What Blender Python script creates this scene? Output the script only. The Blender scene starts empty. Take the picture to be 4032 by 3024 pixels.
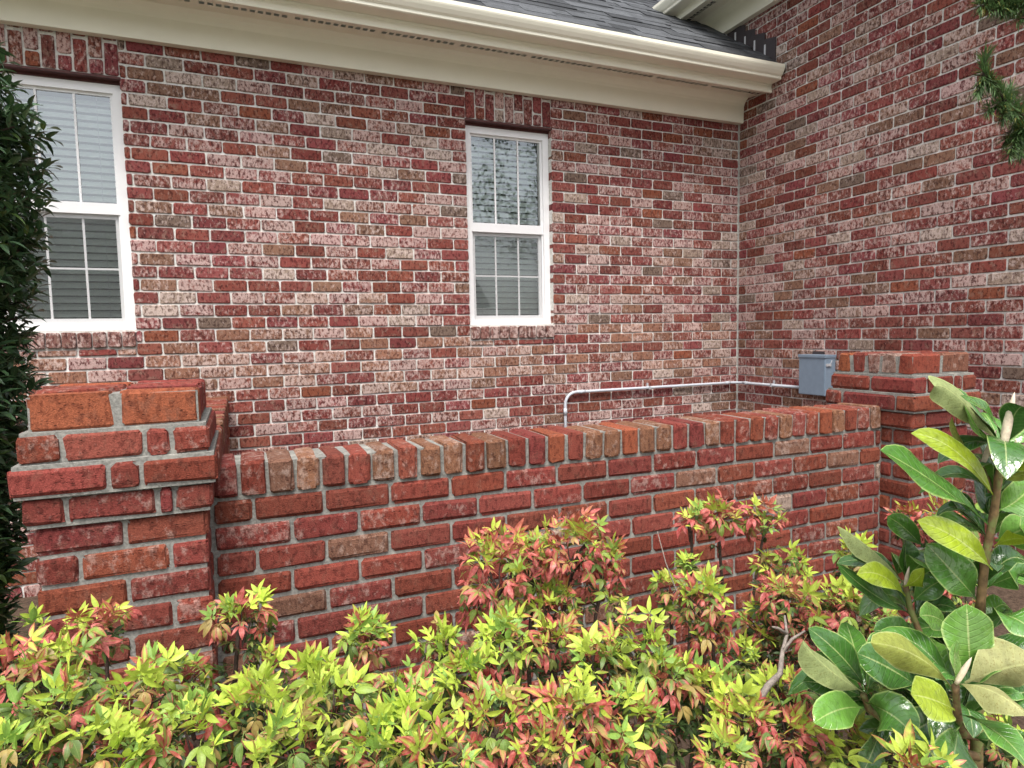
import bpy, bmesh, math, random
from mathutils import Vector, Matrix, noise
import numpy as np

random.seed(7)
S = bpy.context.scene
COL = S.collection
ZO = 3.33                     # height of brick bed 0 (under the eave) above the ground

# ------------------------------------------------------------------ camera
cam_d = bpy.data.cameras.new('camera')
cam = bpy.data.objects.new('camera', cam_d)
COL.objects.link(cam)
CAM = Vector((-4.2525, -4.6807, ZO - 1.7804))
cam.location = CAM
cam.rotation_euler = (1.49338774, 0.01977123, -0.40083655)
FPX = 2529.79                 # focal length in photo pixels (4032 wide)
cam_d.sensor_width = 36.0
cam_d.lens = FPX / 4032 * 36.0
cam_d.clip_start = 0.05
cam_d.clip_end = 2000
S.camera = cam
CR = cam.rotation_euler.to_matrix()
CRI = CR.transposed()

def at(x, y, d):
    """world point d metres deep behind photo pixel (x, y) - only used to measure where things stand"""
    return CAM + CR @ Vector(((x - 2016) / FPX * d, -(y - 1512) / FPX * d, -d))

def px(p):
    q = CRI @ (Vector(p) - CAM)
    d = -q.z
    if d < 0.05:
        return None
    return (2016 + FPX * q.x / d, 1512 - FPX * q.y / d, d)

# ------------------------------------------------------------------ light
SUN_EL, SUN_AZ = math.radians(61), math.radians(203)    # azimuth measured from +Y clockwise
w = bpy.data.worlds.new('World')
S.world = w
w.use_nodes = True
nt = w.node_tree
bg = nt.nodes['Background']
sky = nt.nodes.new('ShaderNodeTexSky')
sky.sky_type = 'NISHITA'
sky.sun_disc = False
sky.sun_elevation = SUN_EL
sky.sun_rotation = SUN_AZ
sky.air_density = 1.0
sky.dust_density = 4.0
sky.ozone_density = 1.0
hs = nt.nodes.new('ShaderNodeHueSaturation')
hs.inputs['Saturation'].default_value = 0.32            # thin overcast: a pale sky
nt.links.new(sky.outputs[0], hs.inputs['Color'])
nt.links.new(hs.outputs[0], bg.inputs['Color'])
bg.inputs['Strength'].default_value = 0.13
sun_d = bpy.data.lights.new('sun', 'SUN')
sun_d.energy = 1.5
sun_d.angle = math.radians(22)
sun_d.color = (1.0, 0.96, 0.9)
sun = bpy.data.objects.new('sun', sun_d)
COL.objects.link(sun)
sd = Vector((math.sin(SUN_AZ) * math.cos(SUN_EL), math.cos(SUN_AZ) * math.cos(SUN_EL), math.sin(SUN_EL)))
sun.rotation_euler = sd.to_track_quat('Z', 'Y').to_euler()
sun.location = (-4, -10, 12)
S.view_settings.view_transform = 'Standard'
S.view_settings.look = 'None'
S.view_settings.exposure = 1.15
S.view_settings.gamma = 1.0
S.cycles.max_bounces = 8
S.cycles.transparent_max_bounces = 12

# ------------------------------------------------------------------ object helpers
WORLD = {}

def wl(o):
    return WORLD.get(o.name, Vector((0, 0, 0)))

def place(o, parent, world):
    world = Vector(world)
    if parent:
        o.parent = parent
        o.location = world - wl(parent)
    else:
        o.location = world
    WORLD[o.name] = world
    return o

def thing(name, label, cat, loc, group=None, kind=None):
    o = bpy.data.objects.new(name, None)
    COL.objects.link(o)
    o.empty_display_size = 0.1
    place(o, None, loc)
    o['label'] = label
    o['category'] = cat
    if group:
        o['group'] = group
    if kind:
        o['kind'] = kind
    return o

def mobj(name, me, parent=None, world=(0, 0, 0), color=None, rot=None, scale=None, mat=None):
    o = bpy.data.objects.new(name, me)
    COL.objects.link(o)
    place(o, parent, world)
    if color is not None:
        o.color = color
    if rot is not None:
        o.rotation_euler = rot
    if scale is not None:
        o.scale = scale
    if mat is not None and not me.materials:
        for m in (mat if isinstance(mat, (list, tuple)) else [mat]):
            me.materials.append(m)
    return o

def mesh(name, V, F, mats=None, mi=None, smooth=False, colors=None, uvs=None):
    me = bpy.data.meshes.new(name)
    me.from_pydata([tuple(v) for v in V], [], F)
    if mats:
        for m in (mats if isinstance(mats, (list, tuple)) else [mats]):
            me.materials.append(m)
    if mi:
        me.polygons.foreach_set('material_index', mi)
    if smooth:
        me.polygons.foreach_set('use_smooth', [True] * len(F))
    if colors is not None:       # per vertex rgba
        a = me.attributes.new('tone', 'FLOAT_COLOR', 'POINT')
        a.data.foreach_set('color', np.asarray(colors, dtype=np.float32).ravel())
    if uvs is not None:          # per vertex uv
        u = me.uv_layers.new(name='UVMap')
        li = np.empty(len(me.loops), dtype=np.int32)
        me.loops.foreach_get('vertex_index', li)
        u.data.foreach_set('uv', np.asarray(uvs, dtype=np.float32)[li].ravel())
    me.update()
    return me

class MB:
    """collects pieces of one mesh"""
    def __init__(s):
        s.V, s.F, s.M, s.C, s.U = [], [], [], [], []
    def add(s, V, F, m=0, c=None, u=None):
        n = len(s.V)
        s.V += [tuple(v) for v in V]
        s.F += [tuple(i + n for i in f) for f in F]
        s.M += (list(m) if isinstance(m, (list, tuple)) else [m] * len(F))
        if c is not None:
            s.C += [c] * len(V)
        if u is not None:
            s.U += list(u)
    def box(s, a, b, m=0):
        x0, y0, z0 = a
        x1, y1, z1 = b
        V = [(x0, y0, z0), (x1, y0, z0), (x1, y1, z0), (x0, y1, z0), (x0, y0, z1), (x1, y0, z1), (x1, y1, z1), (x0, y1, z1)]
        F = [(0, 3, 2, 1), (4, 5, 6, 7), (0, 1, 5, 4), (1, 2, 6, 5), (2, 3, 7, 6), (3, 0, 4, 7)]
        s.add(V, F, m)
    def tube(s, pts, r, n=8, m=0, caps=True):
        pts = [Vector(p) for p in pts]
        rr = r if isinstance(r, (list, tuple)) else [r] * len(pts)
        V, F = [], []
        prev = None
        for i, p in enumerate(pts):
            t = (pts[min(i + 1, len(pts) - 1)] - pts[max(i - 1, 0)]).normalized()
            if prev is None:
                a = t.orthogonal().normalized()
            else:
                a = (prev - t * prev.dot(t))
                a = a.normalized() if a.length > 1e-6 else t.orthogonal().normalized()
            prev = a
            b = t.cross(a)
            for k in range(n):
                th = 2 * math.pi * k / n
                V.append(p + (a * math.cos(th) + b * math.sin(th)) * rr[i])
        for i in range(len(pts) - 1):
            for k in range(n):
                k2 = (k + 1) % n
                F.append((i * n + k, i * n + k2, (i + 1) * n + k2, (i + 1) * n + k))
        if caps:
            F.append(tuple(range(n - 1, -1, -1)))
            F.append(tuple((len(pts) - 1) * n + k for k in range(n)))
        s.add(V, F, m)
    def prism(s, prof, axis, a, b, m=0, caps=True):
        """closed profile (list of 2D) swept along x ('x': prof=(y,z)) or y ('y': prof=(x,z))"""
        n = len(prof)
        V = []
        for t in (a, b):
            for (p, q) in prof:
                V.append((t, p, q) if axis == 'x' else (p, t, q))
        F = [(k, (k + 1) % n, n + (k + 1) % n, n + k) for k in range(n)]
        if caps:
            F += [tuple(range(n - 1, -1, -1)), tuple(range(n, 2 * n))]
        s.add(V, F, m)
    def mesh(s, name, mats, smooth=False):
        return mesh(name, s.V, s.F, mats, s.M, smooth, s.C if s.C else None, s.U if s.U else None)

def fixn(me):
    bm = bmesh.new()
    bm.from_mesh(me)
    bmesh.ops.recalc_face_normals(bm, faces=bm.faces)
    bm.to_mesh(me)
    bm.free()
    return me

# ------------------------------------------------------------------ materials
def newmat(name):
    m = bpy.data.materials.new(name)
    m.use_nodes = True
    n = m.node_tree.nodes
    return m, m.node_tree, n['Principled BSDF']

def N(nt, t, **kw):
    n = nt.nodes.new(t)
    for k, v in kw.items():
        if k in n.inputs:
            n.inputs[k].default_value = v
        else:
            setattr(n, k, v)
    return n

def ramp(nt, src, p0, p1, a=0.0, b=1.0):
    r = nt.nodes.new('ShaderNodeMapRange')
    r.inputs['From Min'].default_value = p0
    r.inputs['From Max'].default_value = p1
    r.inputs['To Min'].default_value = a
    r.inputs['To Max'].default_value = b
    nt.links.new(src, r.inputs['Value'])
    return r.outputs[0]

def mth(nt, op, a, b=None):
    n = nt.nodes.new('ShaderNodeMath')
    n.operation = op
    for i, v in enumerate((a, b)):
        if v is None:
            continue
        if isinstance(v, (int, float)):
            n.inputs[i].default_value = v
        else:
            nt.links.new(v, n.inputs[i])
    return n.outputs[0]

def mixc(nt, fac, a, b, bt='MIX'):
    n = nt.nodes.new('ShaderNodeMix')
    n.data_type = 'RGBA'
    n.blend_type = bt
    for i, v in ((0, fac), (6, a), (7, b)):
        if isinstance(v, (int, float)):
            n.inputs[i].default_value = v
        elif isinstance(v, tuple):
            n.inputs[i].default_value = v if len(v) == 4 else v + (1,)
        else:
            nt.links.new(v, n.inputs[i])
    return n.outputs[2]

def noise_tex(nt, vec, scale, detail=3, rough=0.55, stretch=None, off=(0, 0, 0)):
    mp = nt.nodes.new('ShaderNodeMapping')
    nt.links.new(vec, mp.inputs['Vector'])
    if stretch:
        mp.inputs['Scale'].default_value = stretch
    mp.inputs['Location'].default_value = off
    n = nt.nodes.new('ShaderNodeTexNoise')
    n.inputs['Scale'].default_value = scale
    n.inputs['Detail'].default_value = detail
    n.inputs['Roughness'].default_value = rough
    nt.links.new(mp.outputs[0], n.inputs['Vector'])
    return n.outputs[0]

def bump(nt, bsdf, h, strength, dist):
    b = nt.nodes.new('ShaderNodeBump')
    b.inputs['Strength'].default_value = strength
    b.inputs['Distance'].default_value = dist
    nt.links.new(h, b.inputs['Height'])
    nt.links.new(b.outputs[0], bsdf.inputs['Normal'])

def tone_source(nt, attr):
    if attr:
        a = nt.nodes.new('ShaderNodeAttribute')
        a.attribute_name = 'tone'
        return a.outputs['Color'], a.outputs['Alpha']
    o = nt.nodes.new('ShaderNodeObjectInfo')
    return o.outputs['Color'], o.outputs['Alpha']

def brick_mat(name, attr, house):
    m, nt, b = newmat(name)
    col, al = tone_source(nt, attr)
    g = nt.nodes.new('ShaderNodeNewGeometry')
    P = g.outputs['Position']
    st = (1, 1, 0.62) if house else (1, 1, 0.8)
    n1 = noise_tex(nt, P, 46 if house else 40, 6, 0.68, st)
    n2 = noise_tex(nt, P, 66 if house else 75, 5, 0.6, (1, 1, .6), (3.1, 1.7, 5.2))
    n3 = noise_tex(nt, P, 260, 3, 0.6)
    big = noise_tex(nt, P, 9, 2, 0.5, None, (9, 2, 4))
    # pale slurry left on the face: how much of it is the brick's own alpha
    thr = mth(nt, 'SUBTRACT', 0.76, mth(nt, 'MULTIPLY', al, 0.34))
    thr = mth(nt, 'SUBTRACT', thr, mth(nt, 'MULTIPLY', mth(nt, 'SUBTRACT', big, 0.5), 0.3))
    mask = ramp(nt, mth(nt, 'SUBTRACT', n1, thr), -0.05, 0.085)
    pale = mixc(nt, 0.58 if house else 0.5, col, (0.72, 0.58, 0.53) if house else (0.56, 0.45, 0.39))
    # sandy grey weathering, then the pale slurry, then dark flashing
    n4 = noise_tex(nt, P, 30 if house else 26, 5, 0.65, (1, 1, .7), (7.7, 3.3, 1.1))
    wmask = ramp(nt, n4, 0.52, 0.66)
    col2 = mixc(nt, mth(nt, 'MULTIPLY', wmask, 0.62 if house else 0.45), col, (0.27, 0.19, 0.145) if house else (0.17, 0.085, 0.06))
    c = mixc(nt, mth(nt, 'MULTIPLY', mask, 0.9 if house else 0.7), col2, pale)
    dmask = ramp(nt, n2, 0.50, 0.62)
    dark = mixc(nt, 1.0, col, (0.36, 0.28, 0.29), 'MULTIPLY')
    c = mixc(nt, mth(nt, 'MULTIPLY', dmask, 0.92 if house else 0.6), c, dark)
    f = ramp(nt, n3, 0.28, 0.72, 0.62 if not house else 0.72, 1.28)
    cc = nt.nodes.new('ShaderNodeCombineColor')
    for i in range(3):
        nt.links.new(f, cc.inputs[i])
    c = mixc(nt, 1.0, c, cc.outputs[0], 'MULTIPLY')
    if not house:
        # small pits and crumbs in the wire-cut face
        v = nt.nodes.new('ShaderNodeTexVoronoi')
        v.inputs['Scale'].default_value = 120
        mp = nt.nodes.new('ShaderNodeMapping')
        mp.inputs['Scale'].default_value = (0.55, 0.55, 1.3)
        nt.links.new(P, mp.inputs[0])
        nt.links.new(mp.outputs[0], v.inputs['Vector'])
        pit = ramp(nt, v.outputs['Distance'], 0.16, 0.30, 1.0, 0.0)
        pit = mth(nt, 'MULTIPLY', pit, ramp(nt, n2, 0.45, 0.6))
        c = mixc(nt, mth(nt, 'MULTIPLY', pit, 0.7), c, (0.07, 0.022, 0.014))
        hgt = mth(nt, 'SUBTRACT', mth(nt, 'ADD', n3, mth(nt, 'MULTIPLY', n1, 1.5)), pit)
        bump(nt, b, hgt, 0.7, 0.004)
    else:
        hgt = mth(nt, 'ADD', mth(nt, 'MULTIPLY', n3, 0.5), n1)
        bump(nt, b, hgt, 0.8, 0.005)
    nt.links.new(c, b.inputs['Base Color'])
    b.inputs['Roughness'].default_value = 0.92
    b.inputs['Specular IOR Level'].default_value = 0.2
    return m

M_BR_H = brick_mat('house_brick', False, True)
M_BR_HS = brick_mat('house_brick_joined', True, True)
M_BR_W = brick_mat('garden_brick', False, False)

def simple(name, col, rough=0.6, spec=0.4, nscale=None, namp=0.15, bmp=0.0, metal=0.0, n2=None):
    m, nt, b = newmat(name)
    b.inputs['Roughness'].default_value = rough
    b.inputs['Specular IOR Level'].default_value = spec
    b.inputs['Metallic'].default_value = metal
    if nscale:
        g = nt.nodes.new('ShaderNodeNewGeometry')
        n = noise_tex(nt, g.outputs['Position'], nscale, 4, 0.6)
        a = tuple(max(0, c * (1 - namp)) for c in col)
        d = tuple(min(1, c * (1 + namp)) for c in col)
        c = mixc(nt, ramp(nt, n, 0.3, 0.7), a, d)
        if n2:
            k = noise_tex(nt, g.outputs['Position'], n2[0], 3, 0.6, None, (4, 7, 1))
            c = mixc(nt, ramp(nt, k, n2[1], n2[2]), c, n2[3])
        nt.links.new(c, b.inputs['Base Color'])
        if bmp:
            bump(nt, b, n, bmp, 0.003)
    else:
        b.inputs['Base Color'].default_value = col + (1,)
    return m

M_MORT_H = simple('pale_mortar', (0.62, 0.60, 0.56), 0.95, 0.15, 60, 0.25, 0.8, n2=(7, 0.54, 0.7, (0.78, 0.77, 0.75)))
M_MORT_W = simple('grey_mortar', (0.23, 0.225, 0.205), 0.95, 0.15, 110, 0.35, 1.0, n2=(14, 0.56, 0.72, (0.36, 0.35, 0.31)))
M_CREAM = simple('cream_paint', (0.82, 0.79, 0.66), 0.45, 0.4, 3, 0.03)
M_VENT = simple('vent_dark', (0.015, 0.014, 0.012), 0.9, 0.1)
M_VINYL = simple('white_vinyl', (0.80, 0.79, 0.79), 0.4, 0.4)
M_STEEL = simple('lintel_paint', (0.085, 0.028, 0.026), 0.55, 0.3, 30, 0.3)
M_FLASH = simple('flashing_brown', (0.050, 0.040, 0.042), 0.5, 0.4, 20, 0.15)
M_CAULK = simple('caulk', (0.6, 0.6, 0.62), 0.6, 0.3)
M_ROOFD = simple('roof_felt', (0.03, 0.03, 0.032), 0.9, 0.1)
M_ROOM = simple('room_gloom', (0.045, 0.047, 0.047), 0.9, 0.1)  # darkness of the unlit room put into the colour, for dark slat gaps
M_BLIND = simple('blind_slat', (0.80, 0.86, 0.81), 0.45, 0.4)
M_BOX = simple('grey_blue_enamel', (0.19, 0.25, 0.32), 0.45, 0.45, 25, 0.06)
M_CONDUIT = simple('conduit_grey', (0.50, 0.53, 0.58), 0.4, 0.45, 12, 0.05)
M_STRAP = simple('zinc_strap', (0.42, 0.43, 0.45), 0.4, 0.5)

def shingle_mat():
    m, nt, b = newmat('asphalt_shingle')
    o = nt.nodes.new('ShaderNodeObjectInfo')
    g = nt.nodes.new('ShaderNodeNewGeometry')
    n = noise_tex(nt, g.outputs['Position'], 300, 3, 0.7)
    k = noise_tex(nt, g.outputs['Position'], 12, 2, 0.5)
    f = mth(nt, 'MULTIPLY', ramp(nt, n, 0.3, 0.7, 0.55, 1.4), ramp(nt, k, 0.3, 0.7, 0.85, 1.15))
    cc = nt.nodes.new('ShaderNodeCombineColor')
    for i in range(3):
        nt.links.new(f, cc.inputs[i])
    nt.links.new(mixc(nt, 1.0, o.outputs['Color'], cc.outputs[0], 'MULTIPLY'), b.inputs['Base Color'])
    b.inputs['Roughness'].default_value = 0.9
    b.inputs['Specular IOR Level'].default_value = 0.2
    bump(nt, b, n, 0.5, 0.003)
    return m
M_SHING = shingle_mat()

def glass_mat():
    m = bpy.data.materials.new('window_glass')
    m.use_nodes = True
    nt = m.node_tree
    nt.nodes.remove(nt.nodes['Principled BSDF'])
    out = nt.nodes['Material Output']
    tr = nt.nodes.new('ShaderNodeBsdfTransparent')
    tr.inputs[0].default_value = (0.95, 0.98, 0.965, 1)
    gl = nt.nodes.new('ShaderNodeBsdfGlossy')
    gl.inputs['Roughness'].default_value = 0.0
    gl.inputs['Color'].default_value = (0.93, 0.98, 1.0, 1)
    fr = nt.nodes.new('ShaderNodeFresnel')
    fr.inputs['IOR'].default_value = 1.9
    mx = nt.nodes.new('ShaderNodeMixShader')
    fac = mth(nt, 'MINIMUM', mth(nt, 'MULTIPLY', fr.outputs[0], 2.1), 0.95)
    nt.links.new(fac, mx.inputs[0])
    nt.links.new(tr.outputs[0], mx.inputs[1])
    nt.links.new(gl.outputs[0], mx.inputs[2])
    nt.links.new(mx.outputs[0], out.inputs[0])
    return m
M_GLASS = glass_mat()

def screen_mat():
    m = bpy.data.materials.new('insect_mesh')
    m.use_nodes = True
    nt = m.node_tree
    b = nt.nodes['Principled BSDF']
    b.inputs['Base Color'].default_value = (0.16, 0.17, 0.17, 1)
    b.inputs['Roughness'].default_value = 0.7
    tr = nt.nodes.new('ShaderNodeBsdfTransparent')
    mx = nt.nodes.new('ShaderNodeMixShader')
    mx.inputs[0].default_value = 0.24
    nt.links.new(tr.outputs[0], mx.inputs[1])
    nt.links.new(b.outputs[0], mx.inputs[2])
    nt.links.new(mx.outputs[0], nt.nodes['Material Output'].inputs[0])
    return m
M_SCREEN = screen_mat()

def leaf_mat(name, attr=False, fixed=None, edge=None, edge_amt=0.0, rough=0.42, trans=0.30, spec=0.4, rib=0.35, spots=0.0, vein=0.25, bmp=0.3):
    """two-lobe leaf: diffuse and gloss on the face, some light through it; uv.x along the blade, uv.y across (-1..1)"""
    m, nt, b = newmat(name)
    if fixed:
        rgb = nt.nodes.new('ShaderNodeRGB')
        rgb.outputs[0].default_value = fixed + (1,)
        col, al = rgb.outputs[0], None
    else:
        col, al = tone_source(nt, attr)
    uv = nt.nodes.new('ShaderNodeUVMap')
    sx = nt.nodes.new('ShaderNodeSeparateXYZ')
    nt.links.new(uv.outputs[0], sx.inputs[0])
    U, Vv = sx.outputs[0], sx.outputs[1]
    g = nt.nodes.new('ShaderNodeNewGeometry')
    P = g.outputs['Position']
    n1 = noise_tex(nt, P, 70, 3, 0.6)
    n2 = noise_tex(nt, P, 24, 2, 0.5, None, (5, 5, 5))
    c = col
    if al is not None:      # alpha: how far the autumn red has run in from edges and tip
        red = mixc(nt, ramp(nt, n1, .35, .65), (0.36, 0.022, 0.035), (0.60, 0.15, 0.15))
        e = mth(nt, 'ADD', mth(nt, 'MULTIPLY', mth(nt, 'ABSOLUTE', Vv), 0.30), mth(nt, 'MULTIPLY', U, 0.25))
        e = mth(nt, 'ADD', e, mth(nt, 'MULTIPLY', mth(nt, 'SUBTRACT', n2, 0.5), 0.9))
        e = mth(nt, 'ADD', e, mth(nt, 'MULTIPLY', mth(nt, 'SUBTRACT', n1, 0.5), 0.5))
        thr = mth(nt, 'SUBTRACT', 0.78, mth(nt, 'MULTIPLY', al, 0.95))
        mk = ramp(nt, mth(nt, 'SUBTRACT', e, thr), -0.10, 0.16)
        c = mixc(nt, mth(nt, 'MULTIPLY', mk, 0.92), c, red)
    if edge:
        e = ramp(nt, mth(nt, 'ABSOLUTE', Vv), 0.90, 0.99)
        c = mixc(nt, mth(nt, 'MULTIPLY', e, edge_amt), c, edge)
    # midrib and side veins
    mr = ramp(nt, mth(nt, 'ABSOLUTE', Vv), 0.015, 0.06, 1.0, 0.0)
    c = mixc(nt, mth(nt, 'MULTIPLY', mr, rib), c, mixc(nt, 0.6, c, (0.75, 0.8, 0.35)))
    sv = mth(nt, 'SINE', mth(nt, 'MULTIPLY', mth(nt, 'SUBTRACT', U, mth(nt, 'MULTIPLY', mth(nt, 'ABSOLUTE', Vv), 0.16)), 75.0))
    svm = ramp(nt, sv, 0.80, 1.0)
    c = mixc(nt, mth(nt, 'MULTIPLY', svm, vein), c, mixc(nt, 0.45, c, (0.6, 0.66, 0.3)))
    f = ramp(nt, n1, 0.25, 0.75, 0.78, 1.2)
    cc = nt.nodes.new('ShaderNodeCombineColor')
    for i in range(3):
        nt.links.new(f, cc.inputs[i])
    c = mixc(nt, 1.0, c, cc.outputs[0], 'MULTIPLY')
    if spots:
        k = noise_tex(nt, P, 330, 2, 0.6, None, (2, 8, 3))
        c = mixc(nt, mth(nt, 'MULTIPLY', ramp(nt, k, 0.56, 0.66), spots), c, mixc(nt, 1.0, c, (0.55, 0.42, 0.25), 'MULTIPLY'))
    nt.links.new(c, b.inputs['Base Color'])
    b.inputs['Roughness'].default_value = rough
    b.inputs['Specular IOR Level'].default_value = spec
    bump(nt, b, mth(nt, 'SUBTRACT', n1, mth(nt, 'MULTIPLY', svm, 0.4)), bmp, 0.002)
    t = nt.nodes.new('ShaderNodeBsdfTranslucent')
    nt.links.new(c, t.inputs['Color'])
    mx = nt.nodes.new('ShaderNodeMixShader')
    mx.inputs[0].default_value = trans
    nt.links.new(b.outputs[0], mx.inputs[1])
    nt.links.new(t.outputs[0], mx.inputs[2])
    nt.links.new(mx.outputs[0], nt.nodes['Material Output'].inputs[0])
    return m

M_NAN = leaf_mat('nandina_leaf', False, spots=0.35, rough=0.42, trans=0.24, rib=0.30, vein=0.12)
M_NANS = leaf_mat('nandina_leaf_joined', True, rough=0.45, trans=0.3, rib=0.30, vein=0.12)
M_MAG_T = leaf_mat('magnolia_face', False, rough=0.17, trans=0.12, spec=0.9, rib=0.6, vein=0.07, edge=(0.5, 0.62, 0.2), edge_amt=0.6, bmp=0.7)
M_HOL = leaf_mat('holly_leaf', False, rough=0.30, trans=0.10, spec=0.5, rib=0.4, vein=0.0)
M_HOLS = leaf_mat('holly_leaf_joined', True, rough=0.30, trans=0.10, spec=0.5, rib=0.4, vein=0.0)

def mag_under():
    return leaf_mat('magnolia_underside', False, rough=0.6, trans=0.2, spec=0.25, rib=0.5, spots=0.55, vein=0.15, edge=(0.6, 0.66, 0.3), edge_amt=0.5)
M_MAG_U = mag_under()
M_BARK = simple('dark_bark', (0.055, 0.038, 0.030), 0.9, 0.15, 150, 0.4, 0.6)
M_TWIG = simple('grey_twig', (0.26, 0.22, 0.19), 0.9, 0.15, 150, 0.35, 0.6)
M_MSTEM = simple('magnolia_stem', (0.16, 0.10, 0.045), 0.6, 0.3, 90, 0.4, 0.3, n2=(30, 0.5, 0.62, (0.17, 0.19, 0.06)))
M_BUD = simple('magnolia_bud', (0.66, 0.55, 0.42), 0.7, 0.2, 120, 0.18, 0.3)
M_NEEDLE = leaf_mat('needle_leaf', True, rough=0.4, trans=0.2, rib=0.2, vein=0.0)
M_SOIL = simple('mulch_soil', (0.075, 0.052, 0.038), 0.95, 0.1, 40, 0.5, 1.0, n2=(160, 0.55, 0.65, (0.15, 0.10, 0.07)))
M_LAWN = simple('lawn', (0.07, 0.11, 0.035), 0.9, 0.1, 30, 0.3, 0.5)

def H(b):
    """height of brick bed b of the house"""
    return ZO - b * HH
HH = 0.0813

# ------------------------------------------------------------------ ground
gm = MB()
gm.add([(-900, -900, 0), (900, -900, 0), (900, 900, 0), (-900, 900, 0)], [(0, 1, 2, 3)])
g = mobj('ground', gm.mesh('ground', [M_LAWN]))
g['kind'] = 'structure'
gb = MB()
gb.add([(-9, -4.9, .004), (0.3, -4.9, .004), (0.3, 0.02, .004), (-9, 0.02, .004)], [(0, 1, 2, 3)])
g = mobj('planting_bed_ground', gb.mesh('bed', [M_SOIL]))
g['kind'] = 'structure'

gb = MB()
gb.add([(-16, -13.5, .004), (9, -13.5, .004), (9, -5.4, .004), (-16, -5.4, .004)], [(0, 1, 2, 3)])  # unseen pale slab, added to bounce light up under the eaves
g = mobj('bounce_slab', gb.mesh('bounce_slab', [simple('pale_bounce', (0.44, 0.42, 0.39), 0.9, 0.2, 3, 0.12, 0.2)]))
g['kind'] = 'structure'

# ------------------------------------------------------------------ brick shapes
def face_brick(wd, hh, seed, depth=0.02, chip=1.0):
    """tumbled face brick: local x along wall, z up, outer face at y=0 looking to -y"""
    r = random.Random(seed)
    a, b = wd / 2, hh / 2
    rc = min(0.011, 0.25 * hh)
    pts = []
    for sx, sz, order in ((-1, -1, 0), (1, -1, 1), (1, 1, 0), (-1, 1, 1)):
        cx = rc * r.uniform(0.45, 1.5) * chip
        cz = rc * r.uniform(0.45, 1.3) * chip
        pa = (sx * a, sz * (b - cz))
        pb = (sx * (a - cx), sz * b)
        mid = (sx * (a - cx * 0.3), sz * (b - cz * 0.3))
        pts += [pa, mid, pb] if order == 0 else [pb, mid, pa]
    j = 0.0024 * chip
    ring = [(x + r.uniform(-j, j), z + r.uniform(-j, j)) for x, z in pts]
    n = len(ring)
    tilt, tz = r.uniform(-.002, .002), r.uniform(-.0015, .0015)
    V = []
    for (x, z) in ring:
        V.append((x, depth, z))
    for (x, z) in ring:
        V.append((x, 0.0035, z))
    for (x, z) in ring:
        V.append((x * (1 - 0.006 / a), 0.0 + tilt * x / a + tz * z / b + r.uniform(-.0006, .0006), z * (1 - 0.004 / b)))
    F = []
    for i in range(n):
        k = (i + 1) % n
        F.append((i, k, n + k, n + i))
        F.append((n + i, n + k, 2 * n + k, 2 * n + i))
    F.append(tuple(range(2 * n, 3 * n)))
    return V, F

VAR = {}
def variant(wd, hh, depth):
    """shared mesh for a brick of about this size; returns (mesh, scale)"""
    wr = max(0.04, round(wd / 0.05) * 0.05)
    hr = round(hh / 0.02) * 0.02 if hh > 0.09 else (0.07 if hh > 0.055 else 0.045)
    k = (round(wr, 3), round(hr, 3), round(depth, 3), random.randrange(9))
    if k not in VAR:
        V, F = face_brick(k[0], k[1], hash(k) & 0xffff, depth)
        VAR[k] = mesh('brick', V, F, [M_BR_H])
    return VAR[k], (wd / k[0], 1, hh / k[1])

def tone_house(r, zone=0):
    """colour (linear) + amount of pale slurry of one house brick"""
    t = r.random()
    if t < 0.79:
        v = r.uniform(0.8, 1.25)
        c = (0.205 * v, 0.054 * v * r.uniform(.9, 1.25), 0.048 * v * r.uniform(.85, 1.15))
        a = max(.05, min(1.1, r.gauss(.64, .28)))
    elif t < 0.90:
        v = r.uniform(0.75, 1.1)
        c = (0.235 * v, 0.125 * v, 0.083 * v)
        a = r.uniform(0.4, 1.0)
    elif t < 0.945:
        v = r.uniform(0.8, 1.1)
        c = (0.31 * v, 0.23 * v, 0.18 * v)
        a = r.uniform(0.6, 1.0)
    elif t < 0.975:
        v = r.uniform(0.8, 1.1)
        c = (0.25 * v, 0.078 * v, 0.044 * v)
        a = r.uniform(0.1, 0.5)
    else:
        c = (0.16, 0.11, 0.085)
        a = r.uniform(0.3, 0.8)
    return c + (a,)

# ------------------------------------------------------------------ the house
house = thing('brick_house', 'red brick house with whitewashed bricks, two white windows and cream eaves', 'house', (-4.0, 0.05, 0))
HB = wl(house)

UX = [(0.0, 0.0), (8.88, -1.896), (12.34, -2.614), (23.06, -4.850), (26.5, -5.57), (45.0, -9.45)]
def ux(u):
    for (u0, x0), (u1, x1) in zip(UX, UX[1:]):
        if u <= u1:
            return x0 + (x1 - x0) * (u - u0) / (u1 - u0)
    return -9.45
WIN = [(-5.57, -4.850), (-2.614, -1.896)]         # brick openings (x0, x1), beds 2 .. 21
LINT = [(-5.72, -4.745), (-2.614, -1.896)]
Z_OT, Z_OB = H(2), H(21)

items = []      # (center world, wd, hh, wall, depth)
JT = 0.0105
def course_spans(i):
    """free spans (x right to left) of course i on the back wall"""
    z1, z0 = H(i - 1), H(i)
    cuts = []
    for k, (x0, x1) in enumerate(WIN):
        if i <= 2:
            cuts.append((x0 - 0.0, x1 + 0.0))
        elif i <= 21:
            cuts.append((x0, x1))
        elif i <= 23:
            cuts.append((x0, x1))
    spans, right = [], 0.0
    for c in sorted(cuts, key=lambda c: -c[1]):
        spans.append((c[1], right))
        right = c[0]
    spans.append((-9.45, right))
    return spans

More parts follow.
